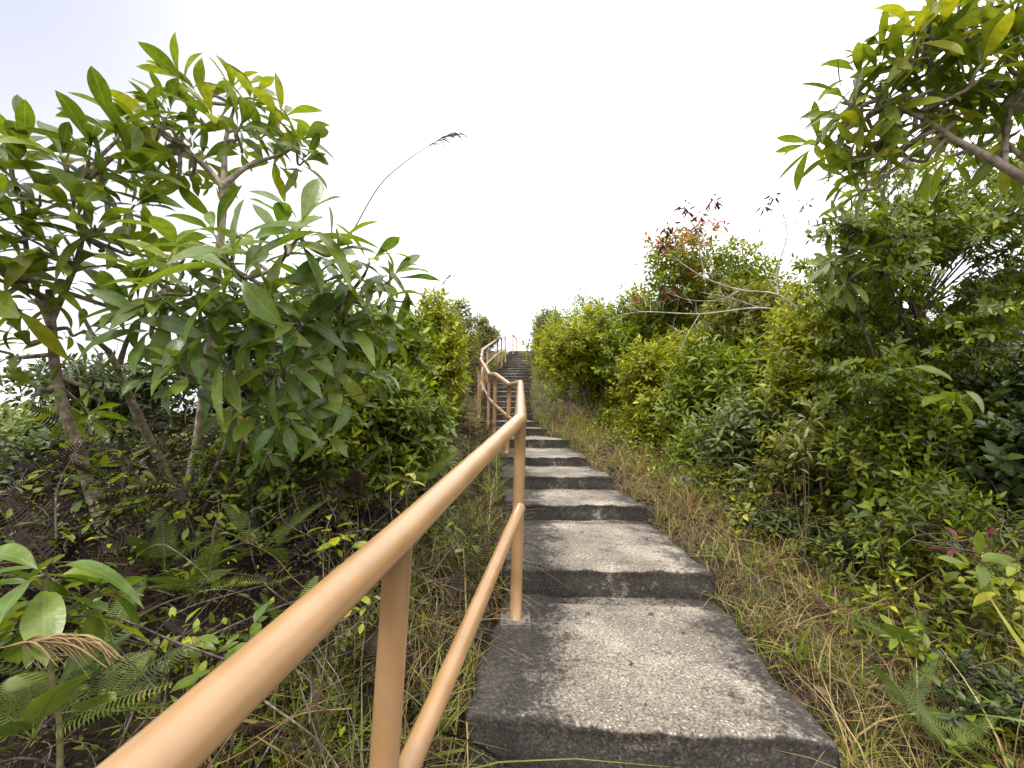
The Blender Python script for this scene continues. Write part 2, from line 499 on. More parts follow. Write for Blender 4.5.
def concrete_mat():
    m, nt, b, out = new_mat('weathered_concrete')
    L = nt.links
    tc = nt.nodes.new('ShaderNodeTexCoord')
    ob = tc.outputs['Object']
    n1 = noise(nt, 2.2, 6, 0.62, ob)
    base = ramp(nt, [(0.30, (0.112, 0.094, 0.073)), (0.50, (0.228, 0.195, 0.151)), (0.70, (0.40, 0.35, 0.275))])
    L.new(n1.outputs[0], base.inputs[0])
    # fine grain
    n2 = noise(nt, 95, 5, 0.75, ob)
    g = ramp(nt, [(0.36, (0.30, 0.30, 0.30)), (0.5, (0.92, 0.92, 0.92)), (0.64, (1.75, 1.72, 1.65))])
    L.new(n2.outputs[0], g.inputs[0])
    col = mixc(nt, 1.0, base.outputs[0], g.outputs[0], 'MULTIPLY')
    # pale aggregate chips
    vo = nt.nodes.new('ShaderNodeTexVoronoi')
    vo.inputs['Scale'].default_value = 62
    L.new(ob, vo.inputs['Vector'])
    chip = ramp(nt, [(0.20, (1, 1, 1)), (0.32, (0, 0, 0))])
    L.new(vo.outputs['Distance'], chip.inputs[0])
    sel = nt.nodes.new('ShaderNodeSeparateColor')
    L.new(vo.outputs['Color'], sel.inputs[0])
    chipm = math_n(nt, 'MULTIPLY', chip.outputs[0], math_n(nt, 'GREATER_THAN', sel.outputs[0], 0.66))
    col = mixc(nt, math_n(nt, 'MULTIPLY', chipm, 0.75), col, (0.52, 0.49, 0.44))
    pit = math_n(nt, 'MULTIPLY', chip.outputs[0], math_n(nt, 'LESS_THAN', sel.outputs[0], 0.24))
    col = mixc(nt, math_n(nt, 'MULTIPLY', pit, 0.75), col, (0.035, 0.031, 0.028))
    # black lichen: along both edges of the flight, on the riser, and in patches
    uv = nt.nodes.new('ShaderNodeSeparateXYZ')
    L.new(tc.outputs['UV'], uv.inputs[0])
    dl = math_n(nt, 'SUBTRACT', 0.40, uv.outputs[0])
    dr = math_n(nt, 'SUBTRACT', uv.outputs[0], 0.72)
    e = math_n(nt, 'MAXIMUM', math_n(nt, 'MULTIPLY', dl, 1.25), math_n(nt, 'MULTIPLY', dr, 1.0))
    e = math_n(nt, 'MAXIMUM', e, 0.0)
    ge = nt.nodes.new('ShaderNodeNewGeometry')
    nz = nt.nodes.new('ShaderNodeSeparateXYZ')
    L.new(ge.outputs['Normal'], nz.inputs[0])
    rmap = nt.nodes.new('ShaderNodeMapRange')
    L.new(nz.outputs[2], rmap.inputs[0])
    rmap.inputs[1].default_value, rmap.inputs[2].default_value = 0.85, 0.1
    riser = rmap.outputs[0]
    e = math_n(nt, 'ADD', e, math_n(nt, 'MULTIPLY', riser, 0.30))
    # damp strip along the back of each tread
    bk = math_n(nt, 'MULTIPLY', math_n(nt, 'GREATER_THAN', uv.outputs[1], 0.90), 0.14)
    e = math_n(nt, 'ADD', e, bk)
    n3 = noise(nt, 5.5, 9, 0.72, ob)
    n6 = noise(nt, 34, 6, 0.8, ob)
    lich = math_n(nt, 'ADD', n3.outputs[0], math_n(nt, 'ADD', e, math_n(nt, 'MULTIPLY', math_n(nt, 'SUBTRACT', n6.outputs[0], 0.5), 0.8)))
    lr = ramp(nt, [(0.56, (0, 0, 0)), (0.76, (1, 1, 1))])
    L.new(lich, lr.inputs[0])
    n4 = noise(nt, 48, 6, 0.85, ob)
    lcol = ramp(nt, [(0.42, (0.010, 0.009, 0.008)), (0.55, (0.030, 0.025, 0.020)), (0.63, (0.09, 0.08, 0.065)), (0.71, (0.26, 0.24, 0.21))])
    L.new(n4.outputs[0], lcol.inputs[0])
    lf = math_n(nt, 'MULTIPLY', lr.outputs[0], 0.90)
    col = mixc(nt, lf, col, lcol.outputs[0])
    # hairline cracks
    nd_ = noise(nt, 3.0, 5, 0.6, ob)
    wv = nt.nodes.new('ShaderNodeVectorMath')
    wv.operation = 'MULTIPLY_ADD'
    L.new(nd_.outputs['Color'], wv.inputs[0])
    wv.inputs[1].default_value = (0.45, 0.45, 0.45)
    L.new(ob, wv.inputs[2])
    vc = nt.nodes.new('ShaderNodeTexVoronoi')
    vc.feature = 'DISTANCE_TO_EDGE'
    vc.inputs['Scale'].default_value = 0.9
    L.new(wv.outputs[0], vc.inputs['Vector'])
    ck = math_n(nt, 'LESS_THAN', vc.outputs['Distance'], 0.0032)
    col = mixc(nt, math_n(nt, 'MULTIPLY', ck, 0.3), col, (0.02, 0.018, 0.015))
    # moss
    n5 = noise(nt, 3.1, 6, 0.7, ob)
    mo = ramp(nt, [(0.66, (0, 0, 0)), (0.75, (1, 1, 1))])
    L.new(n5.outputs[0], mo.inputs[0])
    col = mixc(nt, math_n(nt, 'MULTIPLY', math_n(nt, 'MULTIPLY', mo.outputs[0], lr.outputs[0]), 0.5), col, (0.075, 0.075, 0.022))
    L.new(col, b.inputs['Base Color'])
    b.inputs['Roughness'].default_value = 0.88
    b.inputs['Specular IOR Level'].default_value = 0.3
    bp = nt.nodes.new('ShaderNodeBump')
    bp.inputs['Strength'].default_value = 0.75
    bp.inputs['Distance'].default_value = 0.006
    L.new(math_n(nt, 'ADD', n2.outputs[0], math_n(nt, 'MULTIPLY', chip.outputs[0], 0.25)), bp.inputs['Height'])
    L.new(bp.outputs[0], b.inputs['Normal'])
    return m


def paint_mat():
    m, nt, b, out = new_mat('tan_orange_paint')
    L = nt.links
    tc = nt.nodes.new('ShaderNodeTexCoord')
    n = noise(nt, 6, 5, 0.6, tc.outputs['Object'])
    r = ramp(nt, [(0.3, (0.275, 0.155, 0.064)), (0.5, (0.315, 0.180, 0.076)), (0.75, (0.355, 0.208, 0.095))])
    L.new(n.outputs[0], r.inputs[0])
    n2 = noise(nt, 38, 6, 0.75, tc.outputs['Object'])
    s = ramp(nt, [(0.69, (0, 0, 0)), (0.735, (1, 1, 1))])
    L.new(n2.outputs[0], s.inputs[0])
    col = mixc(nt, math_n(nt, 'MULTIPLY', s.outputs[0], 0.55), r.outputs[0], (0.22, 0.10, 0.045))
    n4 = noise(nt, 3.2, 7, 0.75, tc.outputs['Object'])
    g = ramp(nt, [(0.50, (0, 0, 0)), (0.72, (1, 1, 1))])
    L.new(n4.outputs[0], g.inputs[0])
    col = mixc(nt, math_n(nt, 'MULTIPLY', g.outputs[0], 0.42), col, (0.16, 0.10, 0.06))
    n5 = noise(nt, 11, 8, 0.85, tc.outputs['Object'])
    c5 = ramp(nt, [(0.715, (0, 0, 0)), (0.725, (1, 1, 1))])
    L.new(n5.outputs[0], c5.inputs[0])
    col = mixc(nt, math_n(nt, 'MULTIPLY', c5.outputs[0], 0.85), col, (0.10, 0.045, 0.022))
    L.new(col, b.inputs['Base Color'])
    rr = ramp(nt, [(0.3, (0.26,) * 3), (0.7, (0.42,) * 3)])
    L.new(n.outputs[0], rr.inputs[0])
    L.new(rr.outputs[0], b.inputs['Roughness'])
    b.inputs['Coat Weight'].default_value = 0.25
    b.inputs['Coat Roughness'].default_value = 0.22
    n3 = noise(nt, 160, 3, 0.6, tc.outputs['Object'])
    bp = nt.nodes.new('ShaderNodeBump')
    bp.inputs['Strength'].default_value = 0.12
    bp.inputs['Distance'].default_value = 0.002
    L.new(n3.outputs[0], bp.inputs['Height'])
    L.new(bp.outputs[0], b.inputs['Normal'])
    return m


def steel_mat():
    m, nt, b, out = new_mat('rusty_steel')
    tc = nt.nodes.new('ShaderNodeTexCoord')
    n = noise(nt, 45, 5, 0.7, tc.outputs['Object'])
    r = ramp(nt, [(0.35, (0.06, 0.05, 0.045)), (0.55, (0.17, 0.15, 0.13)), (0.75, (0.20, 0.12, 0.07))])
    nt.links.new(n.outputs[0], r.inputs[0])
    nt.links.new(r.outputs[0], b.inputs['Base Color'])
    b.inputs['Roughness'].default_value = 0.7
    b.inputs['Metallic'].default_value = 0.3
    return m


M['stone'] = bark_mat('grey_stone', (0.06, 0.055, 0.05), (0.13, 0.12, 0.11), (0.24, 0.23, 0.21))
M['soil'] = soil_mat()
M['concrete'] = concrete_mat()
M['paint'] = paint_mat()
M['steel'] = steel_mat()

# ------------------------------------------------------------------ ground sheet
ax = np.concatenate([-np.geomspace(600, 6, 26), np.linspace(-5.9, 5.9, 150), np.geomspace(6, 600, 26)])
ay = np.concatenate([-np.geomspace(400, 3, 16), np.linspace(-2.8, 14, 200), np.linspace(14.2, 32, 60), np.geomspace(33, 1500, 26)])
gx, gy = np.meshgrid(ax, ay, indexing='ij')
gz = ground(gx, gy)
mb = MB()
nx, ny = gx.shape
i, j = np.meshgrid(np.arange(nx - 1), np.arange(ny - 1), indexing='ij')
mb.add(np.stack([gx, gy, gz], -1).reshape(-1, 3), np.stack([i * ny + j, (i + 1) * ny + j, (i + 1) * ny + j + 1, i * ny + j + 1], -1).reshape(-1, 4))
tag(mb.build('ground', M['soil']), kind='structure')


# ------------------------------------------------------------------ stairs
def step_mesh(k):
    y0, z0, l0, r0 = STEPS[k]
    if k + 1 < len(STEPS):
        y1, z1, l1, r1 = STEPS[k + 1]
    else:
        y1, z1, l1, r1 = y0 + 2.2, z0, l0 + 0.2, r0 + 0.25
    near = y0 < 6
    nu = 70 if near else 14
    # front edge is turned a little, right end nearer, on the lower flight
    turn = np.interp(y0, [1.6, 2.6, 3.9, 5, 10], [0.14, 0.085, 0.04, 0.03, 0.0])
    back = 0.12
    rn = 0.018
    prof = []                      # (v along tread from nosing, dz, uvv)
    depth = (y1 - y0) + back
    nt_ = 46 if near else 5
    for t in np.linspace(1, 0, nt_):
        prof.append((rn + t * (depth - rn), 0.0, t * depth / (y1 - y0)))
    for a in np.linspace(0, 90, 5)[1:]:
        prof.append((rn - rn * math.sin(R(a)), -rn + rn * math.cos(R(a)), 0.0))
    nd = 10 if near else 3
    for d in np.linspace(0.03, 0.34, nd):
        prof.append((0.004 * math.sin(d * 40), -d, 0.0))
    prof = np.array(prof)
    us = np.linspace(0, 1, nu)
    V = np.zeros((nu + 2, len(prof), 3))
    UV = np.zeros((nu + 2, len(prof), 2))
    for a, u in enumerate([0] + list(us) + [1]):
        v = prof[:, 0]
        t = np.clip(v / (y1 - y0), 0, 1.2)
        xl = l0 + (l1 - l0) * t
        xr = r0 + (r1 - r0) * t
        ss = 0.012 * np.sin(7 * v + k) + 0.008 * np.sin(19 * v + 2 * k)
        xx = xl + ss + (xr - xl - 0) * u
        yy = y0 + v + turn * (0.5 - u) * np.clip(1.0 - 0.6 * t, 0, 1)
        zz = z0 + prof[:, 1].copy()
        if a in (0, nu + 1):
            zz = np.minimum(zz, z0 - 0.33) - 0.02
        elif a in (1, nu):
            zz = zz - 0.014 * (prof[:, 1] > -0.05)
            xx = xx
        V[a] = np.stack([xx, yy, zz], -1)
        UV[a] = np.stack([np.full(len(prof), u), prof[:, 2]], -1)
    if near:                         # worn, hand-cast surface
        X, Y = V[..., 0], V[..., 1]
        w = (np.sin(5.1 * X + 3.3 * Y + k) * np.sin(4.3 * Y - 2.7 * X) * 0.004 + 0.0025 * np.sin(13 * X + 2 * k) * np.sin(11 * Y) + RNG.normal(0, 0.0008, X.shape))
        V[1:-1, :, 2] += w[1:-1] * (prof[None, :, 1] > -0.2)
        ch = 0.006 * np.maximum(0, np.sin(23 * X + 3 * k) * np.sin(9.1 * X + k) - 0.35) + 0.0035 * np.sin(31 * X + k)
        em = np.exp(-((prof[:, 0] - rn) / 0.03) ** 2) * (prof[:, 1] > -0.06)
        V[1:-1, :, 2] -= ch[1:-1] * em[None]
        V[1:-1, :, 1] += (0.006 * np.sin(6 * X + k) + 0.003 * np.sin(17 * X) + 0.004 * np.sin(29 * V[..., 2] + 9 * X))[1:-1] * (prof[None, :, 0] < rn * 1.01)
    m = MB()
    na, npf = V.shape[:2]
    a, c = np.meshgrid(np.arange(na - 1), np.arange(npf - 1), indexing='ij')
    Q = np.stack([a * npf + c, a * npf + c + 1, (a + 1) * npf + c + 1, (a + 1) * npf + c], -1).reshape(-1, 4)
    m.add(V.reshape(-1, 3), Q, 0.5, UV.reshape(-1, 2))
    return m


stairs = thing('stairway', 'weathered grey concrete stairway climbing the overgrown ridge', 'stairs', (0.4, 1.5, 0.45))
for k in range(len(STEPS)):
    step_mesh(k).build('step', M['concrete'], stairs, loc=stairs.location)

# ------------------------------------------------------------------ handrail
RAIL_R = 0.0345
rail_pts = [np.array([-0.66, -0.40, 0.94]), at(150, 768, 0.47), at(399, 537, 0.97), at(520.5, 419, 2.36), at(520.5, 383, 5.2), at(509.5, 385, 6.1), at(495.5, 374.5, 7.4), at(489, 374, 8.8),
            at(480.8, 359.5, 11.4), at(482.5, 349.5, 13.8), at(497.5, 338.8, 17.5), at(505, 336.5, 20.0), at(513, 334.6, 23.0), at(516.2, 338.5, 24.2)]
hand = thing('handrail', 'tan orange painted tubular steel handrail zigzagging up the left side of stairway', 'handrail', (0.02, 2.36, 0.45))


def rail_line(pts, rad, sides=20, rb=0.02):
    """pipe through points with short rounded bends"""
    out = [pts[0]]
    for a in range(1, len(pts) - 1):
        p, q, s = pts[a - 1], pts[a], pts[a + 1]
        d1, d2 = norm(p - q), norm(s - q)
        r1 = min(rb, 0.4 * np.linalg.norm(p - q))
        r2 = min(rb, 0.4 * np.linalg.norm(s - q))
        A_, B_ = q + d1 * r1, q + d2 * r2
        for t in np.linspace(0, 1, 6):
            out.append((1 - t) ** 2 * A_ + 2 * t * (1 - t) * q + t * t * B_)
    out.append(pts[-1])
    # add mid points on long straight spans
    P = [out[0]]
    for p in out[1:]:
        n = max(1, int(np.linalg.norm(p - P[-1]) / 0.4))
        b0 = P[-1]
        for t in range(1, n + 1):
            P.append(b0 + (p - b0) * t / n)
    m = MB()
    tube(m, np.array(P), [rad], sides)
    return m


end_top = rail_pts[-1]
end_base = np.array([end_top[0], end_top[1] + 0.05, float(path_z(end_top[1])) - 0.05])
rail_line(rail_pts + [end_base], RAIL_R).build('top_rail', M['paint'], hand, loc=hand.location)

# posts: (index of the rail point, base px, base py or None)
base_pts = {1: None}
posts = [(2, np.array([rail_pts[2][0] - 0.055, 0.97, 0.12])), (3, at(515.5, 615, 2.36)), (4, at(519.5, 470, 5.2)), (5, at(506.5, 459, 6.1)), (6, at(494, 435, 7.4)),
         (7, at(488, 427, 8.8)), (8, at(479.5, 404, 11.4)), (9, at(482.5, 388, 13.8)), (10, at(497, 366, 17.5)), (11, at(505.5, 361, 20.0)), (12, at(513, 356, 23.0))]
extra = [(at(479.6, 365, 10.4), at(478.5, 410, 10.4)), (at(487.5, 345.5, 15.2), at(487.5, 380, 15.2)), (at(501.5, 337.6, 18.7), at(501.8, 363, 18.7))]
plist = [(rail_pts[a], bpt) for a, bpt in posts] + extra
for a, (tp, bp_) in enumerate(plist):
    gz_ = float(path_z(bp_[1]))
    bz = bp_.copy()
    if a == 1:
        bz[2] = 0.456
    else:
        bz[2] = min(bz[2], gz_ - 0.10) if a else bz[2]
    m = MB()
    d = norm(tp - bz)
    top = tp - d * 0.006
    tube(m, np.array([bz + (top - bz) * t for t in np.linspace(0, 1, 6)]), [0.030], 18)
    p = m.build('post', M['paint'], hand, loc=hand.location)
    if a == 1:
        m = MB()
        s, h = 0.075, 0.014
        c8 = []
        for zz in (0.44, 0.458 + h):
            for dx, dy in ((-s, -s), (s, -s), (s, s), (-s, s)):
                c8.append((bz[0] + dx, bz[1] + dy, zz))
        m.add(c8, [np.array([(3, 2, 1, 0), (4, 5, 6, 7), (0, 1, 5, 4), (1, 2, 6, 5), (2, 3, 7, 6), (3, 0, 4, 7)])])
        pl = m.build('base_plate', M['steel'], p, loc=hand.location, smooth=False)
        for dx in (-1, 1):
            for dy in (-1, 1):
                m = MB()
                c = np.array([bz[0] + dx * 0.056, bz[1] + dy * 0.056, 0.471])
                tube(m, [c, c + (0, 0, 0.010)], [0.011], 6)
                tube(m, [c + (0, 0, 0.010), c + (0, 0, 0.024)], [0.006], 8)
                m.build('bolt', M['steel'], p, loc=hand.location, smooth=False)

low = [np.array([-0.47, -0.60, 0.30])] + [at(389, 812, 0.97)]
low += [at(520, 508, 2.30)]
rail_line(low, 0.0275, 18).build('lower_rail', M['paint'], hand, loc=hand.location)
low2 = []
for a in range(3, 13):
    bp_ = dict(posts)[a]
    tpt = rail_pts[a]
    bb = bp_.copy()
    bb[2] = path_z(bp_[1])
    low2.append(tpt + (bb - tpt) * 0.48)
low2[0] = at(520, 508, 2.36)
rail_line(low2, 0.024, 12).build('lower_rail', M['paint'], hand, loc=hand.location)


# ------------------------------------------------------------------ plants
def on_ground(x, y, dz=0.0):
    return np.array([x, y, float(ground(x, y)) + dz])


def branchy(m, base, tips, r0, r1, sag=0.15, sides=5, wob=0.06):
    for t in tips:
        L = np.linalg.norm(t - base)
        mid = base + (t - base) * 0.5 + RNG.normal(0, 0.09 * L, 3) + np.array([0, 0, sag * L * 0.5])
        tube(m, smooth_path([base, mid, t], 4), [r0, r1], sides, wob=wob)


def shrub(name, label, cat, c, rad, leafmat, tips=420, L=0.10, k=7, tpls=SMALL, lobes=9, bark='twig', rc=0.5, rs=0.2, up=0.7, base=None, lean=(0, 0), fill=0.35, stems=5,
          group='shrubs along the stairway', skirt=True, red=0, twig_r=0.004, e0=70, e1=5):
    reseed(label + name)
    c = np.asarray(c, float)
    rad = np.asarray(rad, float)
    if base is None:
        base = on_ground(c[0] + lean[0], c[1] + lean[1], -0.05)
    root = thing(name, label, cat, base, group)
    # lobes
    lc, lr = [], []
    for q in range(lobes):
        d = norm(RNG.normal(size=3) + np.array([0, 0, 0.15]))
        s = RNG.uniform(0.35, 0.78)
        lc.append(c + d * rad * s)
        lr.append(RNG.uniform(0.30, 0.52))
    gl = float(ground(c[0], c[1]))
    drop = (c[2] - rad[2] * 0.5) - gl
    if drop > 0 and skirt:
        for q in range(int(2 + drop / max(rad[2], 0.3) * 3.5)):
            a = RNG.uniform(0, 6.28)
            f = RNG.uniform(0.05, 1.0)
            px_, py_ = c[0] + math.cos(a) * rad[0] * 0.55, c[1] + math.sin(a) * rad[1] * 0.55
            lc.append(np.array([px_, py_, float(ground(px_, py_)) * (1 - f) + c[2] * f]))
            lr.append(RNG.uniform(0.36, 0.5))
        tips = int(tips * len(lc) / lobes)
        lobes = len(lc)
    lc, lr = np.array(lc), np.array(lr)
    q = RNG.choice(lobes, tips, p=lr ** 2 / (lr ** 2).sum())
    d = norm(RNG.normal(size=(tips, 3)) + np.array([0, 0, 0.25]))
    rr = np.where(RNG.random(tips) < fill, RNG.uniform(0.2, 0.9, tips), RNG.normal(1.0, 0.12, tips))
    T = lc[q] + d * (lr[q] * rr)[:, None] * rad
    # some long shoots that break the outline
    sh = RNG.random(tips) < 0.05
    T[sh] += norm(T[sh] - c + np.array([0, 0, 0.6])) * RNG.uniform(0.06, 0.22, (sh.sum(), 1)) * rad.mean()
    gz_ = ground(T[:, 0], T[:, 1]) + 0.06
    ok = T[:, 2] > gz_
    T, d, q = T[ok], d[ok], q[ok]
    A = norm(d + np.array([0, 0, up]) + RNG.normal(0, 0.25, d.shape))
    m = MB()
    whorls(m, tpls, T, A, k, RNG.uniform(0.75, 1.2, len(T)) * L, e0, e1, spread=L * 0.1, rnd_c=rc, rnd_s=rs, back=L * 1.1)
    m.build('crown', M[leafmat], root, loc=base)
    if red:
        hi = np.argsort(-(T[:, 2] - 0.20 * T[:, 0] + RNG.normal(0, 0.42, len(T))))[:red]
        for h in hi:
            m = MB()
            q_ = T[h] + A[h] * 0.03 + RNG.normal(0, 0.04, (3, 3))
            whorls(m, tpls, q_, A[h] + RNG.normal(0, 0.3, (3, 3)), 6, np.full(3, L * 0.95), e0, -10, rnd_c=0.55, rnd_s=0.3)
            m.build('young_leaves', M['redleaf'], root, loc=base)
    # wood
    m = MB()
    for w in range(stems):
        cc = lc[w % lobes]
        b0 = base + np.array([*RNG.normal(0, 0.04 + 0.05 * rad[0], 2), 0])
        b0[2] = base[2]
        branchy(m, b0, [cc], 0.011 + 0.009 * rad[2], 0.006, sides=6)
    for w in range(lobes):
        near = lc[np.argsort(np.linalg.norm(lc - lc[w], axis=1))[1]]
        branchy(m, near, [lc[w]], 0.008, 0.005, sides=4)
    sub = RNG.choice(len(T), min(len(T), 260), replace=False)
    for s in sub:
        tube(m, smooth_path([lc[q[s]] * 0.5 + T[s] * 0.5 - A[s] * 0.05 + RNG.normal(0, 0.02, 3), T[s] - A[s] * L * 0.8, T[s]], 2), [twig_r, twig_r * 0.45], 3, caps=False)
    m.build('stem', M[bark], root, loc=base)
    return root


# ---- shrubs on the right side of the stairs (px, py, Y, rx, ry, rz)
RS = [
    ('shrub', 'small dark green shrub at the crest of the ridge, right of the topmost steps', 548, 336, 20.5, 0.80, 0.9, 1.00, 'dark', 340, 0.09, 7, SMALL, {}),
    ('shrub', 'rounded olive green shrub just below the crest, overhanging the upper right stair edge', 562, 337, 15.5, 1.05, 1.1, 1.25, 'olive', 520, 0.10, 7, SMALL, {}),
    ('shrub', 'bright green rounded shrub halfway up the right side, with a clean skyline top', 590, 345, 11.8, 1.20, 1.1, 1.25, 'mid', 720, 0.10, 7, SMALL, {}),
    ('shrub', 'yellow green dense shrub above the dry grassy bank at the middle flight', 612, 366, 9.4, 1.15, 1.0, 1.25, 'yellow', 900, 0.095, 8, SMALL, {}),
    ('shrub', 'tall mid green shrub standing behind the yellow green one and left of the red-leaved bush', 655, 345, 9.2, 1.10, 1.0, 1.15, 'mid', 680, 0.105, 8, SMALL, {}),
    ('shrub', 'light green leafy shrub with drooping skirts beside the middle treads', 684, 388, 6.9, 0.88, 0.85, 1.00, 'yellow', 900, 0.085, 8, SMALL, {}),
    ('shrub', 'broad bush with red and orange young leaves at its top under bare twigs', 728, 292, 7.8, 1.50, 1.0, 1.08, 'mid', 900, 0.095, 8, SMALL, {'rc': 0.55, 'rs': 0.24, 'red': 42}),
    ('shrub', 'lush green shrub with long pointed leaves in front of the red-leaved bush', 742, 392, 5.3, 0.80, 0.75, 0.85, 'mid', 640, 0.115, 8, SMALL_NARROW, {}),
    ('shrub', 'olive shrub below the bare white branch, behind the long-leaved shrub', 792, 345, 5.9, 0.95, 0.8, 0.80, 'olive', 640, 0.09, 8, SMALL, {}),
    ('shrub', 'grey green herb-like shrub with pale pointed leaves above the dry grass on the right', 795, 432, 4.2, 0.62, 0.55, 0.62, 'pale', 420, 0.095, 8, SMALL_NARROW, {}),
    ('shrub', 'yellowish fine-leaved shrub in front of the dark slender trunk on the right', 852, 375, 3.9, 0.70, 0.6, 0.70, 'yellow', 800, 0.060, 8, SMALL, {}),
    ('shrub', 'low olive shrub with bare brown stalks at the inner edge of the right bank', 855, 475, 3.3, 0.50, 0.45, 0.46, 'olive', 260, 0.065, 7, SMALL, {'skirt': False}),
    ('shrub', 'mid green shrub growing around the foot of the dark slender trunk', 920, 440, 2.9, 0.58, 0.5, 0.48, 'mid', 380, 0.060, 7, SMALL, {'skirt': False, 'lobes': 12}),
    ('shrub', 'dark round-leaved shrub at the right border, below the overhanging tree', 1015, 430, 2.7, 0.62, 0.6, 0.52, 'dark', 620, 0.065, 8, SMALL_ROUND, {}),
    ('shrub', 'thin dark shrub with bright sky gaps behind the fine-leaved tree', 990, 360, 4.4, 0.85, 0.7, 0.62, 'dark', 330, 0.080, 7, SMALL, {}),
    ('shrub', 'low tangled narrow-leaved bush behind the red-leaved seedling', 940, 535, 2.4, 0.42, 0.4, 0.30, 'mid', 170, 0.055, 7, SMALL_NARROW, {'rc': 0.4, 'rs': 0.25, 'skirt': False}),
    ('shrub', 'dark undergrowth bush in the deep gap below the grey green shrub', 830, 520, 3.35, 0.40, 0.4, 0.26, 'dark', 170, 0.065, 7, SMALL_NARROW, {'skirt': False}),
]
for nm, lab, px, py, Y, rx, ry, rz, mt, n, L, k, tp, kw in RS:
    c = at(px, py, Y)
    c[0] -= 0.0 if Y > 11 else 0.27 if px < 800 else 0.16 if px < 900 else 0.05
    shrub(nm, lab, 'shrub', c, (rx, ry, rz), mt, int(n * 1.75), L * 1.12, k, tp, **kw)

for lab, px, py, Y, r, rz, mt, n, L, tp in [
    ('low leafy bush at the front of the thicket, right of the pale stone', 735, 478, 4.3, 0.36, 0.30, 'mid', 260, 0.075, SMALL),
    ('low olive bush at the thicket front, above the dry grass beside the third step', 775, 510, 3.6, 0.34, 0.26, 'olive', 240, 0.065, SMALL),
    ('low dark green bush overhanging the dry verge beside the second step', 850, 565, 2.7, 0.34, 0.24, 'dark', 200, 0.055, SMALL_NARROW),
    ('knee-high green bush at the right border above the ferns', 985, 600, 2.1, 0.36, 0.26, 'olive', 170, 0.052, SMALL),
    ('low spreading bush in the lower right corner among ferns', 1000, 705, 1.65, 0.30, 0.14, 'dark', 150, 0.042, SMALL),
    ('low yellowish bush between the middle verge and the yellow green shrub', 655, 440, 6.6, 0.42, 0.36, 'yellow', 260, 0.08, SMALL),
    ('low green bush beside the sixth step at the edge of the verge', 608, 425, 8.6, 0.45, 0.40, 'mid', 260, 0.09, SMALL),
]:
    shrub('shrub', lab, 'shrub', at(px, py, Y), (r, r, rz), mt, n, L, 7, tp, lobes=10, stems=6, rc=0.42, rs=0.28, fill=0.5)

LS = [
    ('shrub', 'bright yellow green bush rising beside the left handrail', 432, 358, 6.3, 0.58, 0.6, 1.02, 'yellow', 1000, 0.085, 8, SMALL, {}),
    ('shrub', 'olive bush behind the bright yellow green one on the left of the rail', 444, 362, 9.0, 0.70, 0.7, 1.15, 'olive', 640, 0.09, 8, SMALL, {}),
    ('shrub', 'brownish half-dry bush against the left rail of the upper flight', 460, 357, 12.3, 0.55, 0.6, 0.85, 'dryleaf', 420, 0.09, 7, SMALL_NARROW, {'rc': 0.5, 'rs': 0.25}),
    ('shrub', 'small dark shrub on the skyline left of the top handrail bend', 483, 336, 17.5, 0.75, 0.6, 0.75, 'olive', 380, 0.09, 7, SMALL, {}),
    ('shrub', 'shadowy green bush filling the space between the whorled trees and the yellow green bush', 380, 375, 4.4, 0.62, 0.6, 0.70, 'mid', 620, 0.085, 8, SMALL, {}),
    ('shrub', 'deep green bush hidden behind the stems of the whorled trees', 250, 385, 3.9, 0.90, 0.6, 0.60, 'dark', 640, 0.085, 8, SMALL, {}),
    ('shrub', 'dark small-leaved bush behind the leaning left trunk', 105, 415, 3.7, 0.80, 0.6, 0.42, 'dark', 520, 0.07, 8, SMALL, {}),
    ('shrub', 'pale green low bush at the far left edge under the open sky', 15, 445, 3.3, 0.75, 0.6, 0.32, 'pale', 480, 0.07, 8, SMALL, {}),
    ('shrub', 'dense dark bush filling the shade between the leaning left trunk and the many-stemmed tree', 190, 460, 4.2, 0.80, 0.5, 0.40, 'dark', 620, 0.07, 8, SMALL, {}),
    ('shrub', 'olive bush in the shade just behind the middle left tree stems, above the dead ferns', 310, 450, 3.7, 0.75, 0.5, 0.40, 'olive', 520, 0.07, 8, SMALL, {}),
    ('shrub', 'far olive bush low behind the pale bush at the left edge', -20, 455, 5.2, 1.5, 0.8, 0.50, 'olive', 700, 0.09, 8, SMALL, {}),
    ('shrub', 'far mid green bush low behind the leaning left trunk', 130, 455, 6.0, 1.5, 0.8, 0.55, 'mid', 700, 0.09, 8, SMALL, {}),
    ('shrub', 'thicket of dark leafy shoots around the foot of the leaning left trunk', 55, 490, 2.75, 0.55, 0.4, 0.34, 'dark', 420, 0.06, 8, SMALL, {'lobes': 12}),
    ('shrub', 'green thicket right of the fork of the many-stemmed tree', 285, 470, 2.75, 0.42, 0.35, 0.34, 'mid', 300, 0.06, 8, SMALL, {'lobes': 11, 'rc': 0.35}),
    ('shrub', 'shaded bush on the dead fern mound nearest the handrail', 395, 425, 3.3, 0.45, 0.4, 0.40, 'mid', 360, 0.065, 8, SMALL, {'lobes': 11, 'rc': 0.35}),
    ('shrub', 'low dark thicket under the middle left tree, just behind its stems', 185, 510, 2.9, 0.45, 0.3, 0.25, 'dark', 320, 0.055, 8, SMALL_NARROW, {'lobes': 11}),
    ('shrub', 'fresh green creeper bush hanging from the right side of the left trees', 335, 345, 3.0, 0.42, 0.4, 0.38, 'mid', 360, 0.065, 7, SMALL, {}),
]
for nm, lab, px, py, Y, rx, ry, rz, mt, n, L, k, tp, kw in LS:
    shrub(nm, lab, 'shrub', at(px, py, Y), (rx, ry, rz), mt, int(n * 1.6), L * 1.1, k, tp, **kw)


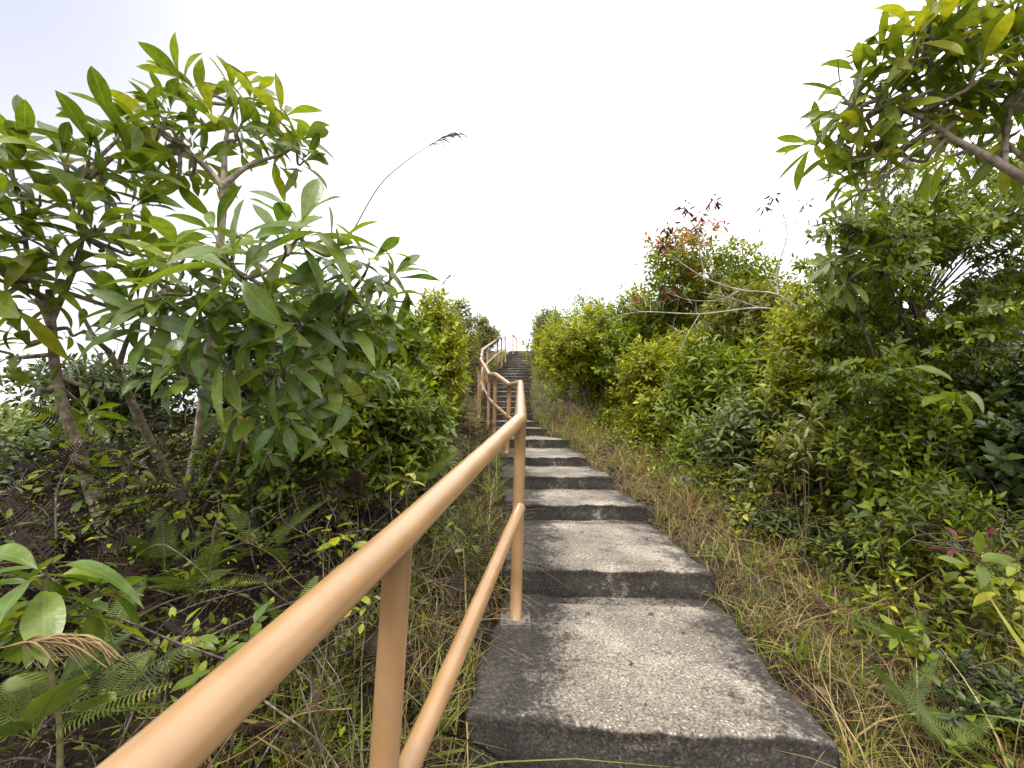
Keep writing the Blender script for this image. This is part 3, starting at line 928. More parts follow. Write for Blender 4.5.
# ---- trees with leaf whorls at the branch tips
def whorl_tree(name, label, trunk_px, trunk_r, limbs, tips, leafmat, tpls, L, k, barkmat, extra_n=0, rc=0.5, e0=70, e1=-15, cat='tree', group=None, axis_up=0.8, base_on_ground=True, petiole=0.10):
    """trunk_px: list of (px,py,Y) from base up; limbs: list of such lists; tips: (px,py,Y[,scale])"""
    tr = np.array([at(*p) for p in trunk_px])
    base = tr[0].copy()
    if base_on_ground:
        gz_ = float(ground(base[0], base[1]))
        if gz_ < base[2]:
            tr = np.vstack([[base[0], base[1], gz_ - 0.05], tr])
            base = tr[0]
    root = thing(name, label, cat, base, group)
    m = MB()
    sk = []
    P = smooth_path(tr, 6)
    tube(m, P, trunk_r, 9, wob=0.05)
    sk.append(P)
    for lb in limbs:
        Q = np.array([at(*p) for p in lb])
        Q = smooth_path(Q, 5)
        tube(m, Q, [trunk_r[-1] * 0.95, trunk_r[-1] * 0.45], 7, wob=0.05)
        sk.append(Q)
    S = np.vstack(sk)
    hi = S[S[:, 2] > np.quantile(S[:, 2], 0.35)]
    T = [at(t[0], t[1], t[2]) for t in tips]
    sc = [t[3] if len(t) > 3 else 1.0 for t in tips]
    for e in range(extra_n):
        b = T[RNG.integers(len(tips))] * 0.5 + T[RNG.integers(len(tips))] * 0.5
        T.append(b + RNG.normal(0, 0.09, 3) + np.array([0, RNG.uniform(-0.1, 0.35), 0]))
        sc.append(RNG.uniform(0.6, 0.95))
    T = np.array(T)
    sc = np.array(sc)
    cen = T.mean(0)
    A = []
    for t in T:
        dist = np.linalg.norm(hi - t, axis=1) + 0.5 * np.maximum(0, hi[:, 2] - t[2])
        s = hi[np.argmin(dist)]
        a = norm(norm(t - s) * 0.8 + norm(t - cen) * 0.35 + np.array([0, -0.15, axis_up]) + RNG.normal(0, 0.15, 3))
        A.append(a)
        d = np.linalg.norm(t - s)
        mid = s + (t - s) * 0.55 - np.array([0, 0, 0.10 * d]) + RNG.normal(0, 0.03, 3)
        tube(m, smooth_path([s, mid, t - a * 0.05, t], 4), [min(0.011, trunk_r[-1]), 0.0045], 5, wob=0.05)
    A = np.array(A)
    m.build('trunk', M[barkmat], root, loc=base)
    m = MB()
    whorls(m, tpls, T, A, k, L * sc, e0, e1, spread=L * 0.05, rnd_c=rc, rnd_s=0.2, back=0.09)
    m.build('crown', M[leafmat], root, loc=base)
    return root


whorl_tree('tree', 'tallest left tree with a pale bare stem and a leafy whorled top against the sky',
           [(182, 515, 2.75), (196, 450, 2.7), (205, 380, 2.6), (214, 300, 2.45), (222, 225, 2.35), (224, 185, 2.3)], [0.032, 0.022, 0.017],
           [[(224, 188, 2.3), (205, 165, 2.3), (180, 145, 2.28)], [(224, 185, 2.3), (250, 165, 2.3), (280, 155, 2.35)], [(224, 185, 2.3), (226, 140, 2.35), (235, 105, 2.4)]],
           [(180, 78, 2.3), (168, 108, 2.25), (153, 122, 2.25), (198, 95, 2.4), (232, 88, 2.35), (255, 98, 2.4), (212, 118, 2.3), (282, 118, 2.35), (298, 142, 2.3), (305, 160, 2.35),
            (265, 135, 2.4), (240, 128, 2.25), (190, 138, 2.3), (160, 150, 2.25), (140, 130, 2.2), (205, 158, 2.4), (275, 160, 2.45), (168, 175, 2.4), (150, 170, 2.35)],
           'big', BIG, 0.215, 10, 'palebark', extra_n=4, rc=0.55, e0=82, e1=22)
whorl_tree('tree', 'leaning left tree with a brown trunk and whorled leaves reaching the left border',
           [(128, 600, 2.0), (104, 530, 2.0), (78, 450, 2.02), (60, 395, 2.0), (52, 335, 1.95), (50, 290, 1.95)], [0.032, 0.024, 0.015],
           [[(52, 330, 1.95), (30, 270, 1.9), (22, 200, 1.9)], [(52, 320, 1.95), (80, 250, 1.95), (88, 180, 1.95)], [(51, 300, 1.95), (10, 280, 1.8), (-40, 230, 1.75)]],
           [(25, 148, 1.9, 1.15), (62, 160, 1.9, 1.1), (5, 175, 1.85, 1.1), (90, 150, 1.95, 1.1), (118, 128, 2.0), (105, 180, 1.95), (40, 195, 1.85), (70, 215, 1.9), (15, 225, 1.8), (-15, 210, 1.7),
            (125, 165, 2.0), (95, 225, 1.9), (50, 250, 1.85), (20, 270, 1.8), (-10, 300, 1.7), (75, 270, 1.95), (110, 245, 2.0), (135, 205, 2.05), (35, 300, 1.9), (-20, 255, 1.7), (140, 250, 2.1), (20, 335, 1.85, 0.75), (85, 330, 2.0, 0.7), (-5, 350, 1.8, 0.75), (100, 375, 2.05, 0.6), (30, 385, 1.9, 0.55), (65, 420, 2.0, 0.5)],
           'big', BIG, 0.24, 10, 'bark', extra_n=2, rc=0.5, e0=80, e1=14)
whorl_tree('tree', 'many-stemmed middle left tree with large glossy leaves leaning over the handrail',
           [(186, 516, 2.6), (165, 470, 2.5), (140, 420, 2.35), (118, 370, 2.2), (108, 350, 2.15)], [0.028, 0.021, 0.014],
           [[(190, 516, 2.6), (222, 455, 2.5), (236, 395, 2.35), (246, 330, 2.2), (262, 285, 2.1)], [(193, 516, 2.6), (232, 480, 2.5), (250, 420, 2.45), (300, 350, 2.3), (345, 300, 2.2)],
            [(118, 370, 2.2), (130, 335, 2.1), (165, 290, 1.95)], [(110, 352, 2.15), (95, 338, 2.1), (80, 310, 2.1)], [(262, 290, 2.1), (285, 255, 2.0), (300, 235, 1.95)]],
           [(232, 262, 1.65, 1.35), (300, 228, 1.85, 1.25), (285, 245, 1.9, 1.1), (335, 250, 1.95, 1.0), (370, 262, 2.15), (395, 275, 2.2, 0.95), (385, 300, 2.2), (350, 290, 2.1), (315, 285, 2.0),
            (270, 300, 1.9, 1.1), (250, 330, 1.85), (300, 325, 1.95), (340, 330, 2.1), (220, 300, 1.8), (190, 285, 1.8), (165, 300, 1.8, 1.05), (200, 330, 1.8), (150, 325, 1.8, 1.1), (130, 300, 1.9),
            (390, 330, 2.3), (280, 365, 1.95), (225, 360, 1.85, 1.05), (330, 370, 2.1, 0.9), (260, 410, 2.0, 0.8), (180, 250, 1.9), (215, 235, 2.0), (255, 255, 2.05), (150, 270, 1.95), (305, 405, 2.05, 0.75), (345, 400, 2.15, 0.75), (375, 375, 2.25, 0.75), (232, 405, 1.95, 0.75), (195, 385, 1.95, 0.8), (325, 435, 2.2, 0.6), (285, 420, 1.95, 0.8), (160, 370, 1.95, 0.75), (265, 455, 2.2, 0.5)],
           'bluegreen', BIG, 0.24, 10, 'bark', extra_n=7, rc=0.55, e0=76, e1=-2)
whorl_tree('sapling', 'big-leaved sapling close to the camera at the lower left border',
           [(60, 760, 1.0), (52, 680, 1.0), (46, 600, 0.98), (44, 575, 0.97)], [0.006, 0.004], [],
           [(44, 568, 0.97, 1.0), (8, 600, 1.02, 0.8), (95, 590, 1.1, 0.75)], 'bluegreen', LONG, 0.20, 12, 'greenstem', rc=0.5, e0=48, e1=-14, cat='sapling')
whorl_tree('tree', 'narrow-leaved tree leaning in from the top right corner on a pale forked branch',
           [(1250, 420, 1.9), (1150, 290, 1.8), (1060, 205, 1.75), (1003, 166, 1.7), (955, 140, 1.7), (922, 118, 1.7)], [0.030, 0.019, 0.010],
           [[(1005, 168, 1.7), (1008, 125, 1.7), (1020, 75, 1.7), (1035, 30, 1.7)], [(922, 118, 1.7), (905, 90, 1.7), (925, 50, 1.7)], [(922, 118, 1.7), (890, 105, 1.72), (858, 92, 1.75)]],
           [(858, 68, 1.75), (842, 96, 1.75), (880, 62, 1.7), (905, 70, 1.72), (885, 100, 1.7), (915, 30, 1.6, 1.1), (945, 22, 1.6, 1.2), (938, 60, 1.7), (965, 50, 1.65), (990, 20, 1.6, 1.1), (1012, 45, 1.6), (925, 92, 1.7),
            (955, 85, 1.7), (985, 80, 1.7), (1010, 95, 1.7), (862, 128, 1.75, 0.9), (900, 128, 1.75, 0.9), (1030, 15, 1.6), (1035, 80, 1.6), (960, 5, 1.6, 1.1), (975, 112, 1.75), (1020, 130, 1.75), (940, 40, 1.8),
            (1000, 60, 1.8), (1050, 50, 1.65), (1045, 110, 1.7), (1060, 150, 1.75), (1020, 0, 1.55), (1000, -10, 1.55), (985, 60, 1.55), (1010, 150, 1.8), (850, 118, 1.75, 0.85), (852, 160, 1.78, 0.8), (860, 190, 1.8, 0.8), (866, 145, 1.75, 0.9), (882, 152, 1.78), (910, 160, 1.8), (868, 172, 1.8)],
           'big', NARROW, 0.205, 11, 'palebark', extra_n=14, rc=0.6, e0=74, e1=-8)
whorl_tree('sapling', 'slender sapling of narrow leaf whorls left of the fine-leaved tree',
           [(935, 520, 3.1), (905, 430, 2.9), (868, 340, 2.7), (848, 270, 2.55), (852, 205, 2.5)], [0.008, 0.005], [],
           [(852, 195, 2.5), (838, 222, 2.5), (862, 212, 2.5), (842, 248, 2.5), (830, 262, 2.5), (868, 180, 2.55), (848, 280, 2.5), (862, 250, 2.5)], 'big', NARROW, 0.17, 13, 'twig', rc=0.6, cat='sapling',
           e0=70, e1=-25)

# ---- fine-leaved tree on the right: layered sprays
root_b = on_ground(2.85, 3.0, -0.05)
ft = thing('tree', 'fine-leaved tree with layered dark sprays in front of the bright gap at the right', 'tree', root_b)
m = MB()
tr = np.array([root_b, at(948, 470, 3.0), at(938, 390, 3.0), at(928, 350, 2.95), at(915, 315, 2.9)])
tube(m, smooth_path(tr, 6), [0.036, 0.026, 0.012], 9, wob=0.05)
TT, AA = [], []
for a in range(76):
    px, py = RNG.uniform(800, 1090), RNG.uniform(180, 395)
    if a > 56:
        px, py = RNG.uniform(870, 1120), RNG.uniform(125, 235)
    if 930 < px < 1000 and 235 < py < 300:
        continue
    e = at(px, py, RNG.uniform(2.3, 3.5))
    s = smooth_path(tr, 6)
    st = s[np.argmin(np.abs(s[:, 2] - (e[2] - RNG.uniform(0.2, 0.9))))]
    mid = (st + e) * 0.5 + np.array([0, 0, 0.08]) + RNG.normal(0, 0.05, 3)
    P = smooth_path([st, mid, e], 8)
    tube(m, P, [0.0075, 0.0025], 4, wob=0.05)
    for b in range(18):
        t = RNG.uniform(0.35, 1.0)
        p = P[int(t * (len(P) - 1))]
        d = norm(np.array([*RNG.normal(0, 1, 2), RNG.normal(0, 0.25)]))
        Ls = RNG.uniform(0.10, 0.28)
        q = p + d * Ls
        tube(m, [p, q], [0.0025, 0.001], 3, caps=False)
        for c in np.linspace(0.15, 1, 8):
            TT.append(p + d * Ls * c)
            AA.append(norm(d + np.array([0, 0, 0.3])))
m.build('trunk', M['twig'], ft, loc=root_b)
m = MB()
TT, AA = np.array(TT), np.array(AA)
hole = np.min([np.linalg.norm((TT - at(px, 268, Y)) / np.array([0.17, 0.6, 0.14]), axis=1) for px in (950, 985) for Y in (2.6, 3.2)], axis=0) > 1     # the open gap in the crown
TT, AA = TT[hole], AA[hole]
whorls(m, SMALL, TT, AA, 3, np.full(len(TT), 0.056), 55, 15, spread=0.004, rnd_c=0.33, rnd_s=0.28, back=0.02)
m.build('crown', M['mid'], ft, loc=root_b)

# ---- nearly bare bush with a white branch, and its last leaves
bb = on_ground(3.9, 5.0, -0.05)
bare = thing('bare_bush', 'nearly bare bush with a white horizontal branch and dark twigs above the red-leaved bush', 'bush', bb)
BR = [([(905, 470, 4.9), (850, 345, 4.9), (800, 317, 4.8), (760, 308, 4.7), (700, 314, 4.7), (640, 312, 4.8), (605, 320, 4.9)], [0.022, 0.013, 0.003]),
      ([(800, 310, 4.8), (775, 294, 4.8), (740, 290, 4.8), (705, 278, 4.8), (675, 258, 4.8), (662, 243, 4.8)], [0.014, 0.009, 0.003]),
      ([(705, 278, 4.8), (698, 240, 4.8), (700, 228, 4.8)], [0.006, 0.004]), ([(712, 262, 4.8), (703, 240, 4.8), (690, 220, 4.8), (683, 205, 4.8)], [0.005, 0.003]),
      ([(703, 240, 4.8), (710, 215, 4.8), (716, 200, 4.8)], [0.004, 0.002]), ([(696, 232, 4.8), (680, 230, 4.8), (670, 226, 4.8)], [0.003, 0.002]),
      ([(778, 294, 4.8), (777, 270, 4.8), (787, 235, 4.8), (780, 205, 4.8), (774, 194, 4.8)], [0.009, 0.005, 0.002]), ([(787, 235, 4.8), (800, 215, 4.8), (806, 200, 4.8)], [0.004, 0.002]),
      ([(786, 225, 4.8), (770, 215, 4.8), (764, 206, 4.8)], [0.003, 0.001]), ([(787, 226, 4.8), (808, 222, 4.8), (822, 205, 4.8)], [0.003, 0.001]), ([(784, 245, 4.8), (800, 235, 4.8), (815, 190, 4.8)], [0.003, 0.001]),
      ([(740, 290, 4.8), (720, 300, 4.75), (690, 300, 4.75), (665, 292, 4.75)], [0.007, 0.003]), ([(760, 308, 4.7), (730, 298, 4.7), (700, 292, 4.7)], [0.006, 0.003]),
      ([(700, 314, 4.7), (690, 330, 4.6), (680, 350, 4.6)], [0.005, 0.003]), ([(640, 312, 4.8), (622, 305, 4.8), (612, 298, 4.8)], [0.003, 0.001])]
m = MB()
tube(m, smooth_path([bb] + [at(*p) for p in BR[0][0]], 6), BR[0][1], 7, wob=0.06)
for pts, rd in BR[1:]:
    tube(m, smooth_path([at(*p) for p in pts], 5), np.array(rd) * 1.1, 5, wob=0.06)
for pts, rd in BR:
    P = smooth_path([at(*p) for p in pts], 5)
    for q in range(7):
        p = P[RNG.integers(len(P) // 3, len(P))]
        d = norm(RNG.normal(size=3) + np.array([-0.4, 0, 0.8]))
        e = p + d * RNG.uniform(0.08, 0.35)
        tube(m, smooth_path([p, (p + e) / 2 + RNG.normal(0, 0.02, 3), e], 3), [0.0028, 0.0012], 3, caps=False)
m.build('branch', M['palebark'], bare, loc=bb)
m = MB()
TL = [(662, 246), (664, 243), (672, 226), (668, 228), (684, 206), (688, 210), (716, 200), (713, 203), (700, 216), (698, 226), (774, 195), (806, 203), (764, 206), (690, 302), (668, 292)]
for p in TL:
    m = MB()
    whorls(m, SMALL_NARROW, [at(*p, 4.8)], np.array([[0.0, -0.2, -0.9]]), 7, np.array([0.10]), 70, 15, rnd_c=0.4, rnd_s=0.3)
    m.build('leaves', M['maroon'], bare, loc=bb)


# ---- plume grasses
def plume(name, label, stalk, head, r, mat, n=70, cat='plume grass', w=0.006, base=None, droop=0.25, group=None, length=0.25):
    S = smooth_path([at(*p) for p in stalk], 8)
    root = thing(name, label, cat, S[0], group)
    m = MB()
    tube(m, S, [r, r * 0.5], 5)
    m.build('stalk', M['straw' if mat == 'goldplume' else 'plume'], root, loc=S[0])
    H = smooth_path([at(*p) for p in head], 8)
    m = MB()
    d = norm(H[-1] - H[0])
    L = np.linalg.norm(H[-1] - H[0])
    for a in range(n):
        t = RNG.uniform(0, 0.75)
        p = H[int(t * (len(H) - 1))]
        e = d * L * RNG.uniform(0.35, 0.7) * (1 - 0.4 * t) + RNG.normal(0, 0.045, 3) * L
        q = p + e
        mid = (p + q) / 2 + np.array([0, 0, 0.06 * L])
        q = q - np.array([0, 0, droop * L * RNG.uniform(0.3, 1)])
        tube(m, smooth_path([p, mid, q], 4), [w * 0.25, w * 0.5, w * 0.12], 3, caps=False, rnd=RNG.random())
    m.build('plume', M[mat], root, loc=S[0])
    return root


plume('plume_grass', 'single tall arching grass stalk with a dark feathery plume against the white sky', [(330, 330, 2.6), (348, 245, 2.6), (358, 222, 2.6), (380, 185, 2.6), (405, 162, 2.6), (427, 147, 2.6)],
      [(427, 147, 2.6), (440, 139, 2.6), (452, 137, 2.6), (464, 141, 2.6)], 0.0055, 'plume', n=40, w=0.0045, droop=0.25)
plume('plume_grass', 'golden dry grass plume drooping in from the lower left corner', [(-90, 700, 0.85), (-30, 660, 0.85), (0, 648, 0.85)], [(0, 648, 0.85), (40, 641, 0.85), (80, 645, 0.86), (104, 660, 0.87)], 0.003, 'goldplume', n=46,
      w=0.005, droop=0.16)
plume('plume_grass', 'short thin grass plume showing above the yellow green bush', [(430, 310, 6.0), (440, 288, 6.0)], [(440, 288, 6.0), (446, 280, 6.0), (451, 276, 6.0)], 0.004, 'plume', n=24, w=0.008)


# ---- ferns
def frond_tpl(pairs=24, W=0.30, arch=0.5, pin_w=0.021):
    V, Fq, U = [], [], []
    for a in range(pairs):
        t = 0.22 + 0.78 * a / (pairs - 1)
        L = W * math.sin(math.pi * min(1, (1 - t) * 0.72 + 0.03) ** 0.8) * 0.62 + 0.01
        y0 = t
        z0 = -arch * t * t
        for s in (-1, 1):
            n = len(V)
            V += [(0, y0 - pin_w * .35, z0), (0, y0 + pin_w * .35, z0), (s * L * 0.55, y0 + 0.10 * L + pin_w * .5, z0 - 0.05 * L), (s * L * 0.55, y0 + 0.10 * L - pin_w * .4, z0 - 0.05 * L), (s * L, y0 + 0.30 * L, z0 - 0.22 * L)]
            U += [(.5, t)] * 5
            Fq += [(n, n + 3, n + 2), (n, n + 2, n + 1), (n + 3, n + 4, n + 2)]
    n = len(V)
    for t in np.linspace(0, 1, 7):
        w = 0.008 * (1 - 0.7 * t)
        V += [(-w, t, -arch * t * t + 0.004), (w, t, -arch * t * t + 0.004)]
        U += [(.5, t)] * 2
    for a in range(6):
        b = n + a * 2
        Fq += [(b, b + 1, b + 3), (b, b + 3, b + 2)]
    return np.array(V, float), np.array(Fq), np.array(U, float)


FRONDS = [frond_tpl(arch=a, pairs=p) for a, p in ((0.3, 24), (0.55, 26), (0.85, 22))]
DEADFR = [frond_tpl(arch=a, pairs=p, W=w, pin_w=0.022) for a, p, w in ((0.5, 20, 0.2), (0.9, 22, 0.24), (1.3, 18, 0.18))]


def fern(label, base, n, L, mat='fern', group='green ferns in the undergrowth', e=(25, 75)):
    root = thing('fern', label, 'fern', base, group)
    az = RNG.uniform(0, 6.28) + np.arange(n) * 2 * np.pi / n + RNG.normal(0, 0.3, n)
    el = np.radians(RNG.uniform(e[0], e[1], n))
    D = np.stack([np.cos(az) * np.cos(el), np.sin(az) * np.cos(el), np.sin(el)], -1)
    m = MB()
    put_leaves(m, FRONDS, np.tile(base, (n, 1)), D, np.array([0, 0, 1.0]), L * RNG.uniform(0.75, 1.15, n), RNG.random(n))
    m.build('fronds', M[mat], root, loc=base)
    return root


for lab, px, py, Y, n, L in [
    ('bright green fern below the fork of the left tree stems', 195, 580, 1.75, 6, 0.26),
    ('drooping pale fern hanging beside the leaning left trunk', 165, 560, 1.85, 5, 0.26),
    ('green fern in the lower left corner under the golden plume', 35, 715, 0.98, 9, 0.24),
    ('small fern tuft at the lower left, right of the golden plume', 100, 690, 1.1, 8, 0.20),
    ('upright green fern between the fork of the left stems and the handrail', 262, 545, 2.1, 7, 0.30),
    ('fern leaning against the many-stemmed tree, left of its fork', 140, 510, 2.1, 6, 0.28),
    ('fern in the shade just above the handrail, below the shaded bush', 425, 478, 2.9, 7, 0.30),
    ('lush fern low down between the near handrail and the dead twigs', 290, 630, 1.5, 7, 0.22),
    ('fern spreading at the foot of the leaning left trunk', 110, 625, 1.6, 7, 0.24),
    ('grey green fern arching over the dead fern mound', 350, 470, 2.6, 6, 0.32),
    ('low fern beside the right edge of the lowest visible step', 905, 700, 1.65, 7, 0.20),
    ('bright fern on the right bank below the small broad-leaved plants', 945, 735, 1.5, 6, 0.18),
    ('fern growing behind the pale stone at the right', 905, 640, 2.0, 7, 0.22),
    ('fern between the handrail and the yellow green bush', 455, 460, 4.2, 7, 0.32),
    ('small fern at the foot of the long-leaved shrub', 735, 490, 4.1, 7, 0.30),
]:
    b = at(px, py, Y)
    b[2] = max(b[2] - 0.05, float(ground(b[0], b[1])) - 0.02) if b[2] > float(ground(b[0], b[1])) else float(ground(b[0], b[1]))
    fern(lab, b, n, L, 'dark' if 'grey green' in lab or 'dim' in lab else 'fern')


# ---- grass
def blade_tpl(rows=5, arch=0.6, w=0.02):
    V, U, Fq = [], [], []
    for a, t in enumerate(np.linspace(0, 1, rows + 1)):
        ww = w * (1 - t ** 1.6) * 0.5 + 0.0012
        V += [(-ww, t * (1 - 0.35 * arch * t), -arch * t * t), (ww, t * (1 - 0.35 * arch * t), -arch * t * t)]
        U += [(0.2, t), (0.8, t)]
    for a in range(rows):
        b = a * 2
        Fq += [(b, b + 1, b + 3, b + 2)]
    return np.array(V), np.array(Fq), np.array(U)


BLADES = [blade_tpl(arch=a, w=w) for a, w in ((0.15, 0.015), (0.5, 0.018), (0.9, 0.016), (1.3, 0.014))]
WIDE = [blade_tpl(rows=8, arch=a, w=0.055) for a in (0.2, 0.6, 1.0)]


def grass_field(mb, x, y, L, lean=0.45, rc=0.5, rs=0.25, tp=BLADES, z=None, dirs=None):
    n = len(x)
    zz = ground(x, y) - 0.01 if z is None else z
    P = np.stack([x, y, zz], -1)
    az = RNG.uniform(0, 6.28, n)
    le = np.abs(RNG.normal(0, lean, n))
    D = np.stack([np.cos(az) * np.sin(le), np.sin(az) * np.sin(le), np.cos(le)], -1)
    if dirs is not None:
        D = norm(D + dirs)
    ref = np.stack([-np.cos(az), -np.sin(az), np.full(n, 0.3)], -1)
    put_leaves(mb, tp, P, D, ref, L * RNG.lognormal(0, 0.3, n), np.clip(RNG.normal(rc, rs, n), 0, 1), roll=0.6)


def strip(n, y0, y1, o0, o1, side, clump=0.55, pow_=1.6, beta=1.0):
    """random points beside the stairs, more of them close to the camera, in clumps"""
    t = RNG.random(n)
    y = y0 + (y1 - y0) * t ** pow_
    d = o0 + (o1 - o0) * RNG.random(n) ** beta
    e = path_r(y) + d if side > 0 else path_l(y) - d
    nc = max(4, n // 26)
    c = RNG.integers(0, nc, n)
    pick = RNG.random(n) < clump + 0.18
    cy, ce = y[:nc][c], (d[:nc])[c]
    yy = np.where(pick, cy + RNG.normal(0, 0.026, n), y)
    dd = np.where(pick, ce + RNG.normal(0, 0.026, n), d)
    dd = np.maximum(dd, o0)
    x = np.where(side > 0, path_r(yy) + dd, path_l(yy) - dd)
    return x, yy


mb = MB()
x, y = strip(17000, 0.5, 9.0, 0.02, 1.15, 1, beta=1.1)
grass_field(mb, x, y, 0.14, 0.75, 0.45, 0.3)
x, y = strip(2200, 0.8, 6.5, 0.0, 1.0, 1)
grass_field(mb, x, y, 0.23, 0.6, 0.6, 0.28)
x, y = strip(7000, 7.0, 25.0, 0.02, 1.1, 1, pow_=1.0)
grass_field(mb, x, y, 0.24, 0.6, 0.5, 0.3)
x, y = strip(6500, 0.6, 7.0, 0.0, 0.75, -1)
grass_field(mb, x, y, 0.22, 0.7, 0.45, 0.3)
x, y = strip(2600, 7.0, 25.0, 0.0, 0.6, -1, pow_=1.0)
grass_field(mb, x, y, 0.30, 0.45, 0.5, 0.3)
tag(mb.build('dry_grass', M['straw']), kind='stuff')
mb = MB()
x, y = strip(6500, 0.5, 8.0, 0.0, 1.2, 1, clump=0.85)
grass_field(mb, x, y, 0.15, 0.6, 0.5, 0.25)
x, y = strip(3800, 7.0, 25.0, 0.0, 0.8, 1, pow_=1.0, clump=0.8)
grass_field(mb, x, y, 0.25, 0.45, 0.5, 0.25)
x, y = strip(3400, 0.6, 9.0, 0.0, 0.55, -1, clump=0.85)
grass_field(mb, x, y, 0.26, 0.5, 0.5, 0.25)
x, y = strip(2600, 8.0, 25.0, 0.0, 0.6, -1, pow_=1.0, clump=0.8)
grass_field(mb, x, y, 0.30, 0.4, 0.5, 0.25)
tag(mb.build('green_grass', M['grass']), kind='stuff')


def tuft(label, base, n, L, tp, mat, lean=0.45, dirs=None, group='grass tufts by the steps'):
    root = thing('grass_tuft', label, 'grass tuft', base, group)
    m = MB()
    x = base[0] + RNG.normal(0, 0.02, n)
    y = base[1] + RNG.normal(0, 0.02, n)
    grass_field(m, x, y, L, lean, 0.5, 0.25, tp, z=np.full(n, base[2]), dirs=dirs)
    m.build('blades', M[mat], root, loc=base)


def gpt(px, py):
    """walk a view ray down to the ground"""
    for Y in np.arange(0.6, 12, 0.02):
        p = at(px, py, Y)
        if p[2] <= ground(p[0], p[1]):
            return p
    return at(px, py, 3)


tuft('arching green grass tuft at the right edge of the lowest step', gpt(795, 668), 16, 0.22, WIDE, 'grass', 0.6)
tuft('upright green grass tuft near the right corner of the second step', gpt(762, 640), 12, 0.20, WIDE, 'grass', 0.4)
tuft('fine fresh green moss-like tuft on the right bank above the arching one', gpt(770, 598), 90, 0.09, BLADES, 'grass', 0.7)
tuft('tall green grass tuft left of the second handrail post', gpt(493, 505), 40, 0.36, BLADES, 'grass', 0.35)
tuft('green grass tuft between the handrail and the second step', gpt(485, 560), 26, 0.24, BLADES, 'grass', 0.4)
tuft('straw coloured tuft on the right bank beside the third step', gpt(690, 520), 60, 0.28, BLADES, 'straw', 0.6)
tuft('straw coloured tuft right of the fourth step under the shrubs', gpt(640, 470), 60, 0.34, BLADES, 'straw', 0.6)
tuft('pale green grass clump beside the fifth step', gpt(580, 445), 50, 0.28, BLADES, 'grass', 0.6)
tuft('coarse wide-bladed grass entering at the lower right corner', at(1085, 740, 1.15), 5, 0.27, WIDE, 'grass', 0.35, dirs=np.array([-1.1, 0.0, 0.0]))
tuft('pale grass at the left edge below the dead ferns', gpt(330, 735), 60, 0.22, BLADES, 'grass', 0.7)

# ---- dead fern tangle, leaf litter, twigs (uncountable)
mb = MB()
n = 4200
y = 0.9 + 7.6 * RNG.random(n) ** 1.35
d = 0.12 + 3.0 * RNG.random(n) ** 0.95
x = path_l(y) - d
h = RNG.random(n) ** 1.4 * np.interp(d, [0, 0.4, 1.0, 2.0, 3.2], [0.08, 0.28, 0.62, 0.75, 0.6]) * np.interp(y, [0.9, 2.5, 5], [0.7, 1.0, 1.25])
P = np.stack([x, y, ground(x, y) + h], -1)
az = RNG.uniform(0, 6.28, n)
el = RNG.normal(0.05, 0.6, n)
D = np.stack([np.cos(az) * np.cos(el), np.sin(az) * np.cos(el), np.sin(el)], -1)
put_leaves(mb, DEADFR, P, D, np.array([0, 0, 1.0]), RNG.uniform(0.16, 0.42, n), np.clip(RNG.beta(1.5, 2.6, n), 0, 1), roll=0.9)
n = 900
y = 0.8 + 6.5 * RNG.random(n) ** 1.3
x = path_r(y) + 0.9 + 2.2 * RNG.random(n)
P = np.stack([x, y, ground(x, y) + RNG.random(n) * 0.35], -1)
az = RNG.uniform(0, 6.28, n)
el = RNG.normal(-0.1, 0.5, n)
D = np.stack([np.cos(az) * np.cos(el), np.sin(az) * np.cos(el), np.sin(el)], -1)
put_leaves(mb, DEADFR, P, D, np.array([0, 0, 1.0]), RNG.uniform(0.12, 0.3, n), np.clip(RNG.beta(1.5, 2.6, n), 0, 1), roll=0.9)
tag(mb.build('dead_ferns', M['deadfern']), kind='stuff')

mb = MB()
n = 16000
y = 0.4 + 9.5 * RNG.random(n) ** 1.6
sd = RNG.random(n) < 0.5
d = 0.0 + 3.2 * RNG.random(n)
x = np.where(sd, path_r(y) + d, path_l(y) - d)
P = np.stack([x, y, ground(x, y) + 0.01 + 0.05 * RNG.random(n)], -1)
D = norm(np.stack([RNG.normal(size=n), RNG.normal(size=n), RNG.normal(0, 0.3, n)], -1))
put_leaves(mb, SMALL, P, D, np.array([0, 0, 1.0]), RNG.uniform(0.03, 0.085, n), np.clip(RNG.beta(1.6, 2.4, n), 0, 1), roll=0.6)
n = 900                                    # crumbs and bits of leaf caught on the treads
k = RNG.integers(1, 9, n)
u = RNG.beta(0.7, 1.6, n)
t = np.where(RNG.random(n) < 0.55, 1 - 0.06 * RNG.random(n), RNG.random(n))
yy = SY[k] + 0.03 + (SY[k + 1] - SY[k] - 0.07) * t
xl = SL[k] + (SL[k + 1] - SL[k]) * t
xr = SR[k] + (SR[k + 1] - SR[k]) * t
P = np.stack([xl + 0.02 + (xr - xl - 0.04) * u, yy, SZ[k] + 0.006], -1)
D = norm(np.stack([RNG.normal(size=n), RNG.normal(size=n), RNG.normal(0, 0.08, n)], -1))
put_leaves(mb, SMALL, P, D, np.array([0, 0, 1.0]), RNG.uniform(0.006, 0.018, n) * np.where(RNG.random(n) < 0.12, 2.0, 1.0), np.clip(RNG.beta(1.5, 2.0, n), 0, 1), roll=0.4)
tag(mb.build('leaf_litter', M['dryleaf']), kind='stuff')


